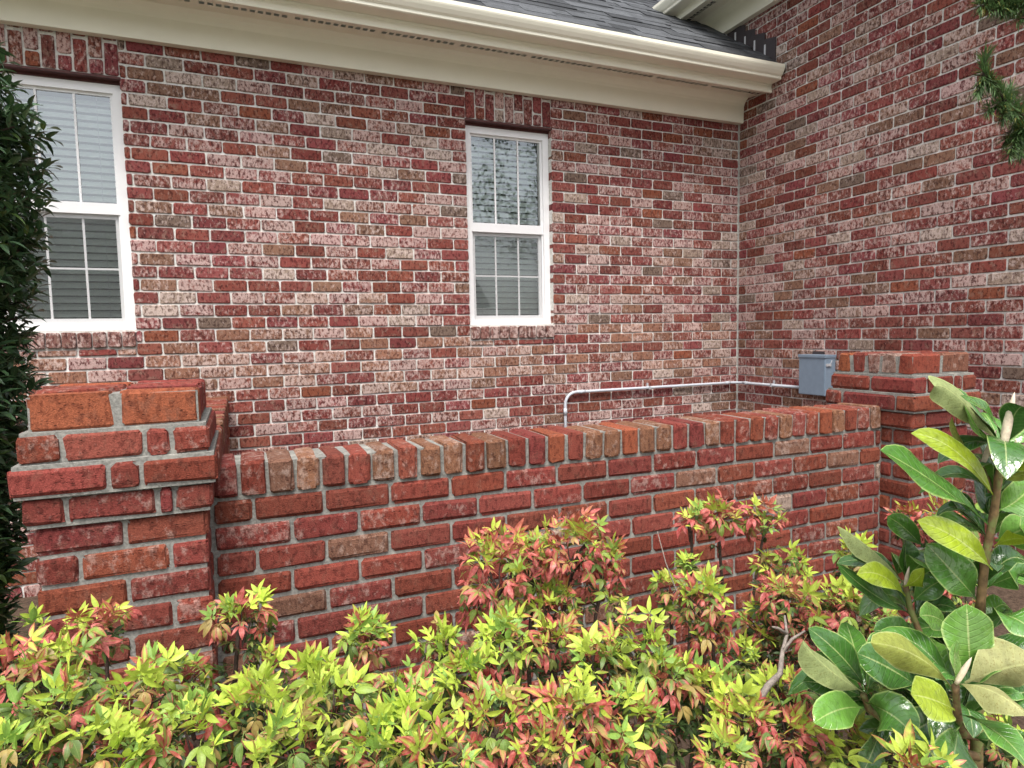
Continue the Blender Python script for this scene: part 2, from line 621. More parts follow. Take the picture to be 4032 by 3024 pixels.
rb = random.Random(11)
for i in range(0, 42):
    zt, zb = H(i - 1) - JT / 2, H(i) + JT / 2
    js = []
    k = 0
    while True:
        u = (0.88 if i % 2 == 0 else 0.38) + k
        if u > 44:
            break
        js.append(ux(u))
        k += 1
    for (a, bx) in course_spans(i):
        e = [bx] + [x + rb.uniform(-.004, .004) for x in js if a + 0.028 < x < bx - 0.028] + [a]
        for q in range(len(e) - 1):
            xr, xl = e[q], e[q + 1]
            jr = JT / 2 if q > 0 else (0.008 if bx == 0.0 else 0.0)
            jl = JT / 2 if q < len(e) - 2 else 0.0
            wd = (xr - jr) - (xl + jl)
            if wd < 0.02:
                continue
            edge = (q == 0 and bx != 0.0) or (q == len(e) - 2 and a > -9)
            items.append((Vector(((xr - jr + xl + jl) / 2, 0, (zt + zb) / 2)), wd, zt - zb, 'A', 0.085 if edge and 2 < i < 22 else 0.02))
# soldier lintels: tall bricks alternating with a short one above a half
for (x0, x1) in WIN:
    n = int(round((x1 - x0) / 0.0795))
    p = (x1 - x0) / n
    for k in range(n):
        xc = x0 + (k + .5) * p
        wd = p - JT
        if k % 2 == 0:
            items.append((Vector((xc, -0.001, H(2) + 0.004 + 0.099)), wd, 0.192, 'A', 0.08))
            items.append((Vector((xc, -0.001, H(2) + 0.212 + 0.03)), wd, 0.05, 'A', 0.02))
        else:
            items.append((Vector((xc, -0.001, H(2) + 0.004 + 0.046)), wd, 0.084, 'A', 0.08))
            items.append((Vector((xc, -0.001, H(2) + 0.102 + 0.075)), wd, 0.145, 'A', 0.02))
    # rowlock sill and the thin course under it
    for k in range(n):
        xc = x0 + (k + .5) * p
        items.append((Vector((xc, -0.013, H(21) - 0.058)), p - 0.008, 0.096, 'S', 0.08))
    e = [x0, x0 + .19, x0 + .40, x0 + .61, x1]
    for q in range(4):
        items.append((Vector(((e[q] + e[q + 1]) / 2, -0.002, H(23) + 0.026)), e[q + 1] - e[q] - JT, 0.036, 'A', 0.02))
# side wall (faces -x)
LB = 0.2152
for i in range(-15, 42):
    zt, zb = H(i - 1) - JT / 2, H(i) + JT / 2
    ys = [-((0.47 if i % 2 == 0 else 0.97) + k) * LB + rb.uniform(-.004, .004) for k in range(19)]
    top = 0.0
    if H(i) > ZO + 0.44:
        top = 0.9
        ys += [-((0.47 if i % 2 == 0 else 0.97) - k) * LB for k in range(1, 6)]
    ys = sorted(ys, reverse=True)
    e = [top] + [y for y in ys if -3.95 < y < top - 0.03]
    for q in range(len(e) - 1):
        j0 = JT / 2 if q > 0 or top else 0.008
        wd = (e[q] - j0) - (e[q + 1] + JT / 2)
        items.append((Vector((0, (e[q] - j0 + e[q + 1] + JT / 2) / 2, (zt + zb) / 2)), wd, zt - zb, 'B', 0.02))

# the mortar bodies of the two walls, with the window openings
def wall_body():
    b = MB()
    ya, yb = 0.0085, 0.13
    X = [-9.45, WIN[0][0], WIN[0][1], WIN[1][0], WIN[1][1], 0.0]
    for k in range(5):
        if k in (1, 3):
            b.box((X[k], ya, 0), (X[k + 1], yb, Z_OB))
            b.box((X[k], ya, Z_OT), (X[k + 1], yb, ZO + 0.45))
        else:
            b.box((X[k], ya, 0), (X[k + 1], yb, ZO + 0.45))
    return b.mesh('wall_body', [M_MORT_H])
wallA = mobj('brick_wall', wall_body(), house, (0, 0, 0))
b = MB()
b.box((0.0085, -4.1, 0), (0.14, 1.2, ZO + 1.4))
wallB = mobj('brick_wall', b.mesh('wall_body', [M_MORT_H]), house, (0, 0, 0))

# rank bricks by the size they show, nearest ones become single objects
def seen_area(c, wd, hh, wall):
    p = px(c)
    if not p:
        return 0
    x, y, d = p
    if not (-40 < x < 4072 and -40 < y < 3064):
        return 0
    # roughly what stands in front: garden wall and piers, holly, eave
    if y > 1800 - 0.09 * (x - 900) and x > 850:
        return 0
    if x < 860 and y > 1490:
        return 0
    if x < 200 and y > 330:
        return 0
    if c.z > ZO + 0.06 and wall != 'B':
        return 0
    if wall == 'B' and c.z > ZO + 0.92:
        return 0
    if x > 3850 and y > 1450:
        return 0
    if wall == 'B':
        f = abs((c - CAM).normalized().x)
    else:
        f = abs((c - CAM).normalized().y)
    return wd * hh * f / d ** 2

order = sorted(range(len(items)), key=lambda k: -seen_area(*items[k][:4]))
single = set(order[:300])
stuffA, stuffB = MB(), MB()
rt = random.Random(5)
for k, (c, wd, hh, wall, dep) in enumerate(items):
    col = tone_house(rt)
    if wall == 'S':
        v = rt.uniform(.8, 1.1)
        col = (0.21 * v, 0.095 * v, 0.08 * v, rt.uniform(.6, 1.0))
    if wall == 'A' and H(26) < c.z < H(21) and rt.random() < 0.4:      # the sandier band below the sills
        v = rt.uniform(.8, 1.15)
        col = (0.27 * v, 0.13 * v, 0.085 * v, rt.uniform(.4, 1.0))
    c = c.copy()
    out = rt.uniform(-0.0015, 0.0015)
    if wall == 'B':
        c.x += out
    else:
        c.y += out
    rz = -math.pi / 2 if wall == 'B' else 0.0
    par = wallB if wall == 'B' else wallA
    if k in single:
        me, sc = variant(wd, hh, dep)
        o = mobj('brick', me, par, c, col, (0, rt.uniform(-.004, .004), rz), sc)
    else:
        V, F = face_brick(wd, hh, rt.randrange(1 << 30), dep)
        if wall == 'B':
            V = [(c.x + y, c.y - x, c.z + z) for x, y, z in V]
            stuffB.add(V, F, 0, col)
        else:
            V = [(c.x + x, c.y + y, c.z + z) for x, y, z in V]
            stuffA.add(V, F, 0, col)
for sb, par in ((stuffA, wallA), (stuffB, wallB)):
    o = mobj('bricks', sb.mesh('bricks', [M_BR_HS]), par, (0, 0, 0))
    o['kind'] = 'stuff'

# windows ------------------------------------------------------------
def window(x0, x1):
    yf = 0.058
    fw = 0.052
    zt, zb = Z_OT - 0.03, Z_OB + 0.002
    b = MB()
    b.box((x0 + .002, yf, zb), (x0 + fw, yf + .07, zt))
    b.box((x1 - fw, yf, zb), (x1 - .002, yf + .07, zt))
    b.box((x0 + fw, yf, zt - fw), (x1 - fw, yf + .07, zt))
    b.box((x0 + fw, yf, zb), (x1 - fw, yf + .07, zb + 0.042))
    # inner stop bead
    b.box((x0 + fw, yf + .018, zb + .042), (x0 + fw + .012, yf + .07, zt - fw))
    b.box((x1 - fw - .012, yf + .018, zb + .042), (x1 - fw, yf + .07, zt - fw))
    wn = mobj('window', b.mesh('window_frame', [M_VINYL]), house, (0, 0, 0))
    xa, xb = x0 + fw + .012, x1 - fw - .012
    zm = ZO - 0.950
    # upper sash
    b = MB()
    b.box((xa - .012, yf + .010, zm - .033), (xb + .012, yf + .036, zm + .035))
    b.box((xa, yf + .02, zt - fw - .016), (xb, yf + .036, zt - fw))
    b.box((xa - .004, yf + .021, zm + .035), (xa + .006, yf + .035, zt - fw - .016))
    b.box((xb - .006, yf + .021, zm + .035), (xb + .004, yf + .035, zt - fw - .016))
    mobj('sash', b.mesh('upper_sash', [M_VINYL]), wn)
    # lower sash
    b = MB()
    b.box((xa, yf + .036, zm - .06), (xb, yf + .06, zm - .033))
    b.box((xa, yf + .036, zb + .042), (xb, yf + .06, zb + .075))
    b.box((xa, yf + .036, zb + .075), (xa + .022, yf + .06, zm - .06))
    b.box((xb - .022, yf + .036, zb + .075), (xb, yf + .06, zm - .06))
    mobj('sash', b.mesh('lower_sash', [M_VINYL]), wn)
    # panes
    for (za, zc, yy) in ((zm + .035, zt - fw - .016, yf + .030), (zb + .075, zm - .06, yf + .05)):
        p = MB()
        p.add([(xa, yy, za), (xb, yy, za), (xb, yy, zc), (xa, yy, zc)], [(0, 1, 2, 3)])
        mobj('pane', p.mesh('pane', [M_GLASS]), wn)
    # grille bars behind the glass
    for (za, zc, yy) in ((zm + .035, zt - fw - .016, yf + .022), (zb + .075, zm - .06, yf + .043)):
        for k in (1, 2):
            xm = xa + (xb - xa) * k / 3
            p = MB()
            p.box((xm - .0065, yy, za), (xm + .0065, yy + .005, zc))
            mobj('muntin', p.mesh('muntin', [M_VINYL]), wn)
        if za < zm - .1:
            p = MB()
            p.box((xa, yy + .0005, (za + zc) / 2 - .006), (xb, yy + .0045, (za + zc) / 2 + .006))
            mobj('muntin', p.mesh('muntin', [M_VINYL]), wn)
    # insect screen on the lower half
    p = MB()
    p.add([(xa, yf + .022, zb + .042), (xb, yf + .022, zb + .042), (xb, yf + .022, zm - .033), (xa, yf + .022, zm - .033)], [(0, 1, 2, 3)])
    mobj('insect_screen', p.mesh('screen', [M_SCREEN]), wn)
    # blind slats
    p = MB()
    ang = math.radians(54)
    dy, dz = 0.0235 * math.cos(ang), 0.0235 * math.sin(ang)
    V = [(-.5, -dy, -dz), (.5, -dy, -dz), (.5, 0.0025, 0.001), (-.5, 0.0025, 0.001), (.5, dy, dz), (-.5, dy, dz)]
    V += [(x, y + .0015, z) for x, y, z in V]
    F = [(0, 1, 2, 3), (3, 2, 4, 5), (7, 6, 9, 8), (8, 9, 11, 10), (0, 6, 7, 1), (5, 4, 10, 11), (0, 3, 9, 6), (3, 5, 11, 9), (1, 7, 8, 2), (2, 8, 10, 4)]
    sm = mesh('slat', V, F, [M_BLIND])
    z = zb + .06
    while z < zt - .06:
        mobj('slat', sm, wn, (((xa + xb) / 2), yf + .115, z), None, (random.uniform(-.012, .012), random.uniform(-.0015, .0015), 0), (xb - xa + .02, 1, 1))
        z += 0.0455
    p = MB()
    for xx in (xa + .09, xb - .09):
        p.tube([(xx, yf + .088, zb + .05), (xx, yf + .088, zt - .05)], .0011, 4)
    mobj('blind_cord', p.mesh('cords', [M_STRAP]), wn)
    # room behind
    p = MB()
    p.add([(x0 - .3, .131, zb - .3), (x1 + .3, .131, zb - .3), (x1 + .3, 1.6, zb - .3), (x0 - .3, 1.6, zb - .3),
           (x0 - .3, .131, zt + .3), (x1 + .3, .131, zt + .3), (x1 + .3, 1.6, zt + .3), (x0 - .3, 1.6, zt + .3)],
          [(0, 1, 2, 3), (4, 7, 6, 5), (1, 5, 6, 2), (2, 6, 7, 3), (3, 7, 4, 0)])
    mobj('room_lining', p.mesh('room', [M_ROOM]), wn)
    # steel lintel angle, painted dark red
    p = MB()
    p.box((x0 - .004, -.006, Z_OT - .012), (x1 + .004, .11, Z_OT + .001))
    p.box((x0 + .002, .05, Z_OT - .03), (x1 - .002, .11, Z_OT - .0125))
    mobj('lintel', p.mesh('lintel', [M_STEEL]), wn)
for x0, x1 in WIN:
    window(x0, x1)

# eaves -----------------------------------------------------------------
FRZ = [(-.003, .06), (-.058, .06), (-.060, .075), (-.064, .20), (-.072, .222), (-.09, .245), (-.119, .262), (-.119, .40), (-.003, .40)]
FASC = [(-.372, .30), (-.372, .225), (-.366, .213), (-.388, .211), (-.391, .222), (-.389, .243), (-.384, .262), (-.389, .275), (-.389, .43), (-.372, .43)]
GUT = [(-.392, .277), (-.495, .277), (-.503, .283), (-.503, .300), (-.517, .312), (-.532, .335), (-.540, .352), (-.543, .362), (-.543, .386), (-.535, .390), (-.532, .384),
       (-.538, .380), (-.538, .364), (-.528, .338), (-.513, .316), (-.499, .303), (-.499, .287), (-.494, .281), (-.396, .281), (-.396, .40), (-.392, .40)]

def eave(axis, a, b, dz, gut_a, gut_b):
    """frieze, soffit with vent slots, fascia and gutter along x or along y; profile coordinate is distance out of the wall"""
    sh = lambda pr: [(p, q + ZO + dz) for p, q in pr]
    def fin(name, m, mats):
        me = fixn(m.mesh(name, mats))
        return mobj(name, me, house, (0, 0, 0))
    m = MB(); m.prism(sh(FRZ), axis, a, b); fin('frieze_board', m, [M_CREAM])
    m = MB(); m.prism(sh(FASC), axis, a, b); fin('fascia', m, [M_CREAM])
    m = MB(); m.prism(sh(GUT), axis, gut_a, gut_b)
    for t in (gut_a, gut_b):
        m.prism(sh(GUT[:11] + [(-.40, .385), (-.392, .385)]), axis, t - .001, t + .001)
    fin('gutter', m, [M_CREAM])
    # soffit sheet with punched slots near the fascia
    def P(t, s):            # s 0..1 from cove to fascia
        p = -.119 + s * (-.372 + .119)
        q = ZO + dz + .262 + s * (.222 - .262)
        return (t, p, q) if axis == 'x' else (p, t, q)
    m = MB()
    s0, s1 = 0.50, 0.70
    def quad(t0, t1, sa, sb, up=0.0, mi=0):
        V = [P(t0, sa), P(t1, sa), P(t1, sb), P(t0, sb)]
        V = [(x, y, z + up) for x, y, z in V]
        m.add(V, [(0, 1, 2, 3)], mi)
    quad(a, b, 0, s0); quad(a, b, s1, 1)
    quad(a, b, s0 - .02, s1 + .02, .02, 1)
    t = b - 0.03
    last = b
    while t > a + 0.1:
        for k in range(11):
            if t < a + .05:
                break
            quad(t, last, s0, s1)
            last = t - .031
            for (sa) in (s0, s1):
                pass
            t -= .047
        t -= .032
    quad(a, last, s0, s1)
    o = mobj('soffit', m.mesh('soffit', [M_CREAM, M_VENT]), house, (0, 0, 0))
eave('x', -9.4, -0.004, 0.0, -9.4, -0.016)
eave('y', -3.9, 1.1, 0.856, -3.9, 1.1)

# lower roof ------------------------------------------------------------
SL = 0.782
ry0, rz0 = -0.49, ZO + 0.405
ca = 1 / math.sqrt(1 + SL * SL); sa = SL * ca
m = MB()
m.prism([(ry0, rz0 - .012), (ry0 + 5.0, rz0 - .012 + 5.0 * SL), (ry0 + 5.0, rz0 - .1 + 5.0 * SL), (ry0 + .09, rz0 - .04), (ry0, rz0 - .03)], 'x', -9.4, -0.002)
roof = mobj('roof', fixn(m.mesh('roof_deck', [M_ROOFD])), house, (0, 0, 0))
V = [(-.5, 0, 0), (.5, 0, 0), (.5, 1, 0), (-.5, 1, 0), (-.5, 0, 1), (.5, 0, 1), (.5, 1, 1), (-.5, 1, 1)]
F = [(0, 3, 2, 1), (4, 5, 6, 7), (0, 1, 5, 4), (1, 2, 6, 5), (2, 3, 7, 6), (3, 0, 4, 7)]
shm = []
for k in range(5):
    r = random.Random(k)
    VV = [(x + r.uniform(-.02, .02), y - (r.uniform(0, .05) if y == 0 else 0), z) for x, y, z in V]
    shm.append(mesh('shingle', VV, F, [M_SHING]))
rs = random.Random(3)
ang = math.atan(SL)
for row in range(15):
    s = row * 0.132
    x = -0.015
    x -= rs.uniform(0, .15)
    first = True
    while x > -4.7:
        wd = rs.uniform(.21, .36) if not first else rs.uniform(.1, .3)
        x0 = x - wd
        y = ry0 + s * ca
        z = rz0 + s * sa
        v = rs.uniform(.55, 1.35)
        th = rs.choice((.008, .013))
        c = (0.075 * v, 0.079 * v, 0.085 * v, 1)
        xr = min(x, -0.014)
        mobj('shingle', rs.choice(shm), roof, ((x0 + xr) / 2, y, z), c, (ang + math.radians(-1.2), 0, 0), (xr - x0 - .003, .165, th))
        x = x0
        first = False
# step flashing on the side wall
for k in range(6):
    ya = -.428 + k * .118
    yb = ya + .122
    zt = ZO + .652 + k * .083
    pl = MB()
    def zroof(y): return rz0 + (y - ry0) * SL - .01
    xo = -.010 - .003 * (k % 2)
    pl.add([(xo, ya, zroof(ya)), (xo, yb, zroof(yb)), (xo, yb, zt + .03), (xo, ya, zt),
            (-.001, ya, zroof(ya)), (-.001, yb, zroof(yb)), (-.001, yb, zt + .03), (-.001, ya, zt)],
           [(0, 1, 2, 3), (4, 7, 6, 5), (0, 3, 7, 4), (1, 5, 6, 2), (3, 2, 6, 7)])
    fo = mobj('flashing', pl.mesh('flashing', [M_FLASH]), house)
    cb = MB()
    cb.box((xo - .006, yb - .016, zroof(yb) - .02), (xo - .0005, yb - .002, zt - .02))
    mobj('caulk_bead', cb.mesh('caulk', [M_CAULK]), fo)
# upper roof
m = MB()
m.prism([(-.50, ZO + 1.26), (2.5, ZO + 1.26 + 3 * SL), (2.5, ZO + 1.2 + 3 * SL), (-.49, ZO + 1.22)], 'y', -3.9, 1.6)
mobj('roof', fixn(m.mesh('upper_roof', [M_ROOFD])), house, (0, 0, 0))

# ------------------------------------------------------------------ electrical box and conduit
bx = thing('electrical_box', 'grey blue metal electrical box on the side wall, left of the far pier', 'electrical box', (-0.06, -0.955, ZO - 2.305))
m = MB()
y0, y1, za, zb = -1.082, -0.828, ZO - 2.305, ZO - 2.0
m.box((-.122, y0, za), (-.014, y1, zb))
me = m.mesh('box_body', [M_BOX])
bm = bmesh.new(); bm.from_mesh(me)
bmesh.ops.bevel(bm, geom=bm.edges[:], offset=.003, segments=1, affect='EDGES'); bm.to_mesh(me); bm.free()
mobj('body', me, bx)
m = MB()
m.box((-.131, y0 - .005, zb - .012), (-.010, y1 + .005, zb + .012))
me = m.mesh('box_hood', [M_BOX])
bm = bmesh.new(); bm.from_mesh(me)
bmesh.ops.bevel(bm, geom=bm.edges[:], offset=.003, segments=1, affect='EDGES'); bm.to_mesh(me); bm.free()
mobj('hood', me, bx)
m = MB()
m.box((-.1255, y0 + .006, za + .006), (-.1222, y1 - .006, zb - .013))
mobj('cover', m.mesh('cover', [M_BOX]), bx)
m = MB()
m.box((-.118, y0 - .010, zb - .075), (-.07, y0 + .001, zb - .055))
m.tube([(-.06, y0 - .006, zb - .03), (-.08, y0 - .009, zb - .06), (-.11, y0 - .006, zb - .065)], .0025, 5)
mobj('latch', m.mesh('latch', [M_STRAP]), bx)
m = MB()
m.box((-.013, -.97, ZO - 1.998), (-.002, -.86, ZO - 1.965))
mobj('mounting_plate', m.mesh('plate', [M_FLASH]), bx)

cd = thing('conduit_pipe', 'pale grey conduit pipe bending along the back wall to the grey blue box', 'conduit', (-1.818, -.03, 0))
zc = ZO - 2.266
pts = [(-1.818, -.026, 0.0), (-1.818, -.026, zc - .10)]
for k in range(1, 7):
    a = k / 6 * math.pi / 2
    pts.append((-1.818 + .10 * (1 - math.cos(a)), -.026, zc - .10 + .10 * math.sin(a)))
pts.append((-.10, -.026, zc))
for k in range(1, 7):
    a = k / 6 * math.pi / 2
    pts.append((-.10 + .074 * math.sin(a), -.026 - .074 * (1 - math.cos(a)), zc))
pts.append((-.026, -.83, zc + .004))
m = MB(); m.tube(pts, .0125, 10)
mobj('pipe', m.mesh('pipe', [M_CONDUIT], True), cd)
for p, q in [((-1.818, -.026, zc - .185), (-1.818, -.026, zc - .13)), ((-1.69, -.026, zc), (-1.63, -.026, zc)), ((-.16, -.026, zc), (-.11, -.026, zc)), ((-.026, -.11, zc), (-.026, -.16, zc))]:
    m = MB(); m.tube([p, q], .0155, 10)
    mobj('coupling', m.mesh('coupling', [M_CONDUIT], True), cd)
for c, ax in [((-1.0, 0, zc), 0), ((-.026, -.45, zc + .002), 1)]:
    m = MB()
    if ax == 0:
        m.box((-1.008, -.042, zc - .014), (-.992, .004, zc + .014)); m.box((-1.008, -.008, zc + .013), (-.992, .004, zc + .04))
    else:
        m.box((-.042, -.458, zc - .012), (.004, -.442, zc + .016)); m.box((-.008, -.458, zc + .013), (.004, -.442, zc + .042))
    mobj('strap', m.mesh('strap', [M_STRAP]), cd)

# ------------------------------------------------------------------ garden wall and piers: solid bricks
def solid_brick(sx, sy, sz, seed, wear=1.0):
    """worn brick, centred, rounded and chipped edges"""
    r = random.Random(seed)
    c = min(.007, sz * .14) * wear
    def ax(s):
        return [-s / 2, -s / 2 + c * 1.4, s / 2 - c * 1.4, s / 2]
    X, Y, Z = ax(sx), ax(sy), ax(sz)
    idx, V, F = {}, [], []
    def vid(i, j, k):
        t = (i, j, k)
        if t not in idx:
            e = [i in (0, 3), j in (0, 3), k in (0, 3)]
            p = [X[i], Y[j], Z[k]]
            n = sum(e)
            pull = {1: 0.0, 2: c * .42, 3: c * .75}.get(n, 0)
            if n >= 2:
                pull *= r.uniform(.4, 1.8)
                if r.random() < .12 * wear:
                    pull += r.uniform(.002, .005)
            for q in range(3):
                if e[q]:
                    p[q] -= math.copysign(pull, p[q])
                p[q] += r.uniform(-.0017, .0017) * wear
            idx[t] = len(V)
            V.append(tuple(p))
        return idx[t]
    for a in range(3):
        for b in range(3):
            F.append((vid(a, b, 0), vid(a, b + 1, 0), vid(a + 1, b + 1, 0), vid(a + 1, b, 0)))
            F.append((vid(a, b, 3), vid(a + 1, b, 3), vid(a + 1, b + 1, 3), vid(a, b + 1, 3)))
            F.append((vid(a, 0, b), vid(a + 1, 0, b), vid(a + 1, 0, b + 1), vid(a, 0, b + 1)))
            F.append((vid(a, 3, b), vid(a, 3, b + 1), vid(a + 1, 3, b + 1), vid(a + 1, 3, b)))
            F.append((vid(0, a, b), vid(0, a, b + 1), vid(0, a + 1, b + 1), vid(0, a + 1, b)))
            F.append((vid(3, a, b), vid(3, a + 1, b), vid(3, a + 1, b + 1), vid(3, a, b + 1)))
    return V, F

SV = {}
def solid_variant(sx, sy, sz):
    k = (round(sx / .05) * .05 or .05, round(sy / .05) * .05 or .05, round(sz / .03) * .03 or .03)
    k = tuple(round(q, 3) for q in k) + (random.randrange(6),)
    if k not in SV:
        V, F = solid_brick(k[0], k[1], k[2], hash(k) & 0xfffff)
        SV[k] = mesh('brick', V, F, [M_BR_W])
    return SV[k], (sx / k[0], sy / k[1], sz / k[2])

rg = random.Random(21)
def tone_garden(r, bright=0):
    t = r.random() * (.9 if bright else 1.0)
    if t < 0.86:
        v = r.uniform(.75, 1.15)
        return (0.215 * v, 0.050 * v * r.uniform(.9, 1.2), 0.037 * v * r.uniform(.85, 1.15), r.uniform(0.1, .65))
    if t < 0.91:
        v = r.uniform(.85, 1.1)
        return (0.29 * v, 0.082 * v, 0.042 * v, r.uniform(0, .35))
    if t < 0.975:
        v = r.uniform(.75, 1.1)
        return (0.21 * v, 0.105 * v, 0.07 * v, r.uniform(.5, .95))
    return (0.26, 0.18, 0.13, r.uniform(.8, 1.1))

def gbrick(parent, c, sx, sy, sz, col=None, rz=0.0, own=False):
    me, sc = solid_variant(sx, sy, sz)
    return mobj('brick', me, parent, c, col or tone_garden(rg), (rg.uniform(-.006, .006), rg.uniform(-.006, .006), rz + rg.uniform(-.006, .006)), sc)

GH = 0.0813
Z_CAPT = ZO - 2.150          # top of the rowlock coping
Z_CAPB = ZO - 2.266          # bed under it
def rowlock_wall(th, a0, a1, axis, fixed, base, side_bricks=True):
    """coping and courses; axis 'x' wall runs along x with its front face at y=fixed (thickness to +y)"""
    m = MB()
    ins = .010
    ctop = Z_CAPT - .012
    if axis == 'x':
        m.box((a0 - .02, fixed + ins, 0), (a1 + .02, fixed + th - ins, ctop))
    else:
        m.box((fixed - th + ins, a0, 0), (fixed - ins, a1, ctop))
    mobj('mortar', m.mesh('mortar', [M_MORT_W]), base)
    n = int(round((a1 - a0) / GH))
    p = (a1 - a0) / n
    for k in range(n):
        c = a0 + (k + .5) * p
        sz = Z_CAPT - Z_CAPB - .010 + rg.uniform(-.004, .004)
        zc = Z_CAPB + .006 + sz / 2
        wd = p - rg.uniform(.009, .015)
        col = tone_garden(rg)
        if rg.random() < .33:
            v = rg.uniform(.8, 1.15)
            col = (0.225 * v, 0.105 * v, 0.06 * v, rg.uniform(.3, .8))
        if axis == 'x':
            gbrick(base, (c, fixed + th / 2 + rg.uniform(-.004, .003) - .002, zc), wd, th + .006, sz, col)
        else:
            gbrick(base, (fixed - th / 2, c, zc), th + .006, wd, sz, col)
    LG = 0.2115
    for i in range(0, 27):
        zt, zb = Z_CAPB - i * GH, Z_CAPB - (i + 1) * GH
        if zt < .03:
            break
        off = .115 if i % 2 == 0 else .222
        e = [a0]
        x = a0 + off
        while x < a1 - .03:
            e.append(x + rg.uniform(-.005, .005))
            x += LG
        e.append(a1)
        for q in range(len(e) - 1):
            l, r_ = e[q] + .005, e[q + 1] - .005
            sz = zt - max(zb, 0.0) - .011
            zc = (zt + max(zb, 0)) / 2
            if axis == 'x':
                gbrick(base, ((l + r_) / 2, fixed + .045, zc), r_ - l, .09, sz)
                if side_bricks:
                    gbrick(base, ((l + r_) / 2, fixed + th - .045, zc), r_ - l, .09, sz)
            else:
                gbrick(base, (fixed - .045, (l + r_) / 2, zc), .09, r_ - l, sz)

Y_WALL = -2.570
gw = thing('garden_wall', 'low red brick garden wall with rowlock coping between the two piers', 'garden wall', (-2.9, Y_WALL + .1, 0))
rowlock_wall(.20, -4.352, -1.452, 'x', Y_WALL, gw)
rw = thing('garden_wall', 'short brick return wall running back from the near left pier to the house', 'garden wall', (-4.44, -1.15, 0))
rowlock_wall(.20, -2.285, -0.006, 'y', -4.342, rw)

def pier(cx, cy, base, caps):
    """square pier: shaft, three corbelled courses, cap of bricks on edge"""
    hs_ = .204
    Zc0 = ZO - 2.010                 # underside of cap
    m = MB()
    m.box((cx - hs_ + .009, cy - hs_ + .009, 0), (cx + hs_ - .009, cy + hs_ - .009, Zc0 + .075))
    mobj('mortar', m.mesh('mortar', [M_MORT_W]), base)
    lev = [(Zc0, .018), (Zc0 - GH, .035), (Zc0 - 2 * GH, .017)]
    # mortar ledges of the corbels
    m = MB()
    for zt, o in lev:
        m.box((cx - hs_ - o + .009, cy - hs_ - o + .009, zt - GH - .001), (cx + hs_ + o - .009, cy + hs_ + o - .009, zt + .0035))
    mobj('mortar', m.mesh('mortar', [M_MORT_W]), base)
    z = Zc0
    i = 0
    while z > 0.02:
        o = lev[i][1] if i < 3 else 0.0
        half = hs_ + o
        zt, zb = z, max(0, z - GH)
        sz = zt - zb - (.012 if i != 0 else .010)
        zc = (zt + zb) / 2
        D = .092
        # pinwheel: each side gets its own bricks, corner brick alternates
        for s in range(4):
            full = (s + i + 1) % 2 == 0
            if full:
                cuts = [0, .455, .61, 1.0] if i == 1 else [0, .5, 1.0]
            else:
                cuts = [[0, .76, 1.0], [0, 1.0], [0, .86, 1.0]][i] if i < 3 else [0, 1.0]
            # side s runs from -half to +half along its own x, full on even sides, short on odd ones
            L0 = -half if full else -half + D + .009
            L1 = half if full else half - D - .009
            for q in range(len(cuts) - 1):
                a = L0 + (L1 - L0) * cuts[q] + (.005 if q else 0)
                b_ = L0 + (L1 - L0) * cuts[q + 1] - (.005 if q < len(cuts) - 2 else 0)
                xm = (a + b_) / 2
                ym = -half + D / 2 + rg.uniform(-.002, .002)
                th = s * math.pi / 2
                c = (cx + xm * math.cos(th) - ym * math.sin(th), cy + xm * math.sin(th) + ym * math.cos(th), zc)
                gbrick(base, c, b_ - a, D, sz, tone_garden(rg, 1), th)
        z -= GH
        i += 1
    # cap: rows of bricks on edge
    H_C = .098
    zc = Zc0 + .005 + H_C / 2
    if caps == 'stretcher':
        for r_ in range(5):
            y = cy - hs_ + (r_ + .5) * (2 * hs_ / 5)
            for s in (-1, 1):
                col = (0.31 * rg.uniform(.9, 1.1), .085, .042, .08) if r_ == 0 else tone_garden(rg)
                gbrick(base, (cx + s * (hs_ / 2 + .001), y, zc + (-.004 if r_ == 0 else rg.uniform(-.002, .003))), hs_ - .013, 2 * hs_ / 5 - .009, H_C, col)
        m = MB()
        m.box((cx - hs_ + .008, cy - hs_ + .008, Zc0), (cx + hs_ - .008, cy + hs_ - .008, Zc0 + H_C - .006))
    else:
        cols = [(.29, .090, .042, .15), (.22, .055, .042, .4), (.20, .085, .065, .7), (.22, .13, .10, .9), (.23, .15, .11, .8)][::-1]
        for r_ in range(5):
            y = cy - hs_ + (r_ + .5) * (2 * hs_ / 5)
            for s in (-1, 1):
                col = cols[r_] if s < 0 else tone_garden(rg)
                if r_ == 0:
                    col = (.25, .060, .038, .15) if s < 0 else (.20, .085, .055, .5)
                gbrick(base, (cx + s * (hs_ / 2 + .001), y, zc + rg.uniform(-.003, .003)), hs_ - .011, 2 * hs_ / 5 - .010, H_C, col)
        m = MB()
        m.box((cx - hs_ + .008, cy - hs_ + .008, Zc0), (cx + hs_ - .008, cy + hs_ - .008, Zc0 + H_C - .008))
    mobj('mortar', m.mesh('mortar', [M_MORT_W]), base)

p1 = thing('brick_pier', 'stepped red brick pier with orange cap at the left end of the garden wall', 'brick pier', (-4.562, -2.505, 0), 'piers of the garden wall')
pier(-4.562, -2.505, p1, 'stretcher')
p2 = thing('brick_pier', 'stepped brick pier behind the magnolia, right of the grey blue box', 'brick pier', (-1.24, -2.505, 0), 'piers of the garden wall')
pier(-1.24, -2.505, p2, 'header')

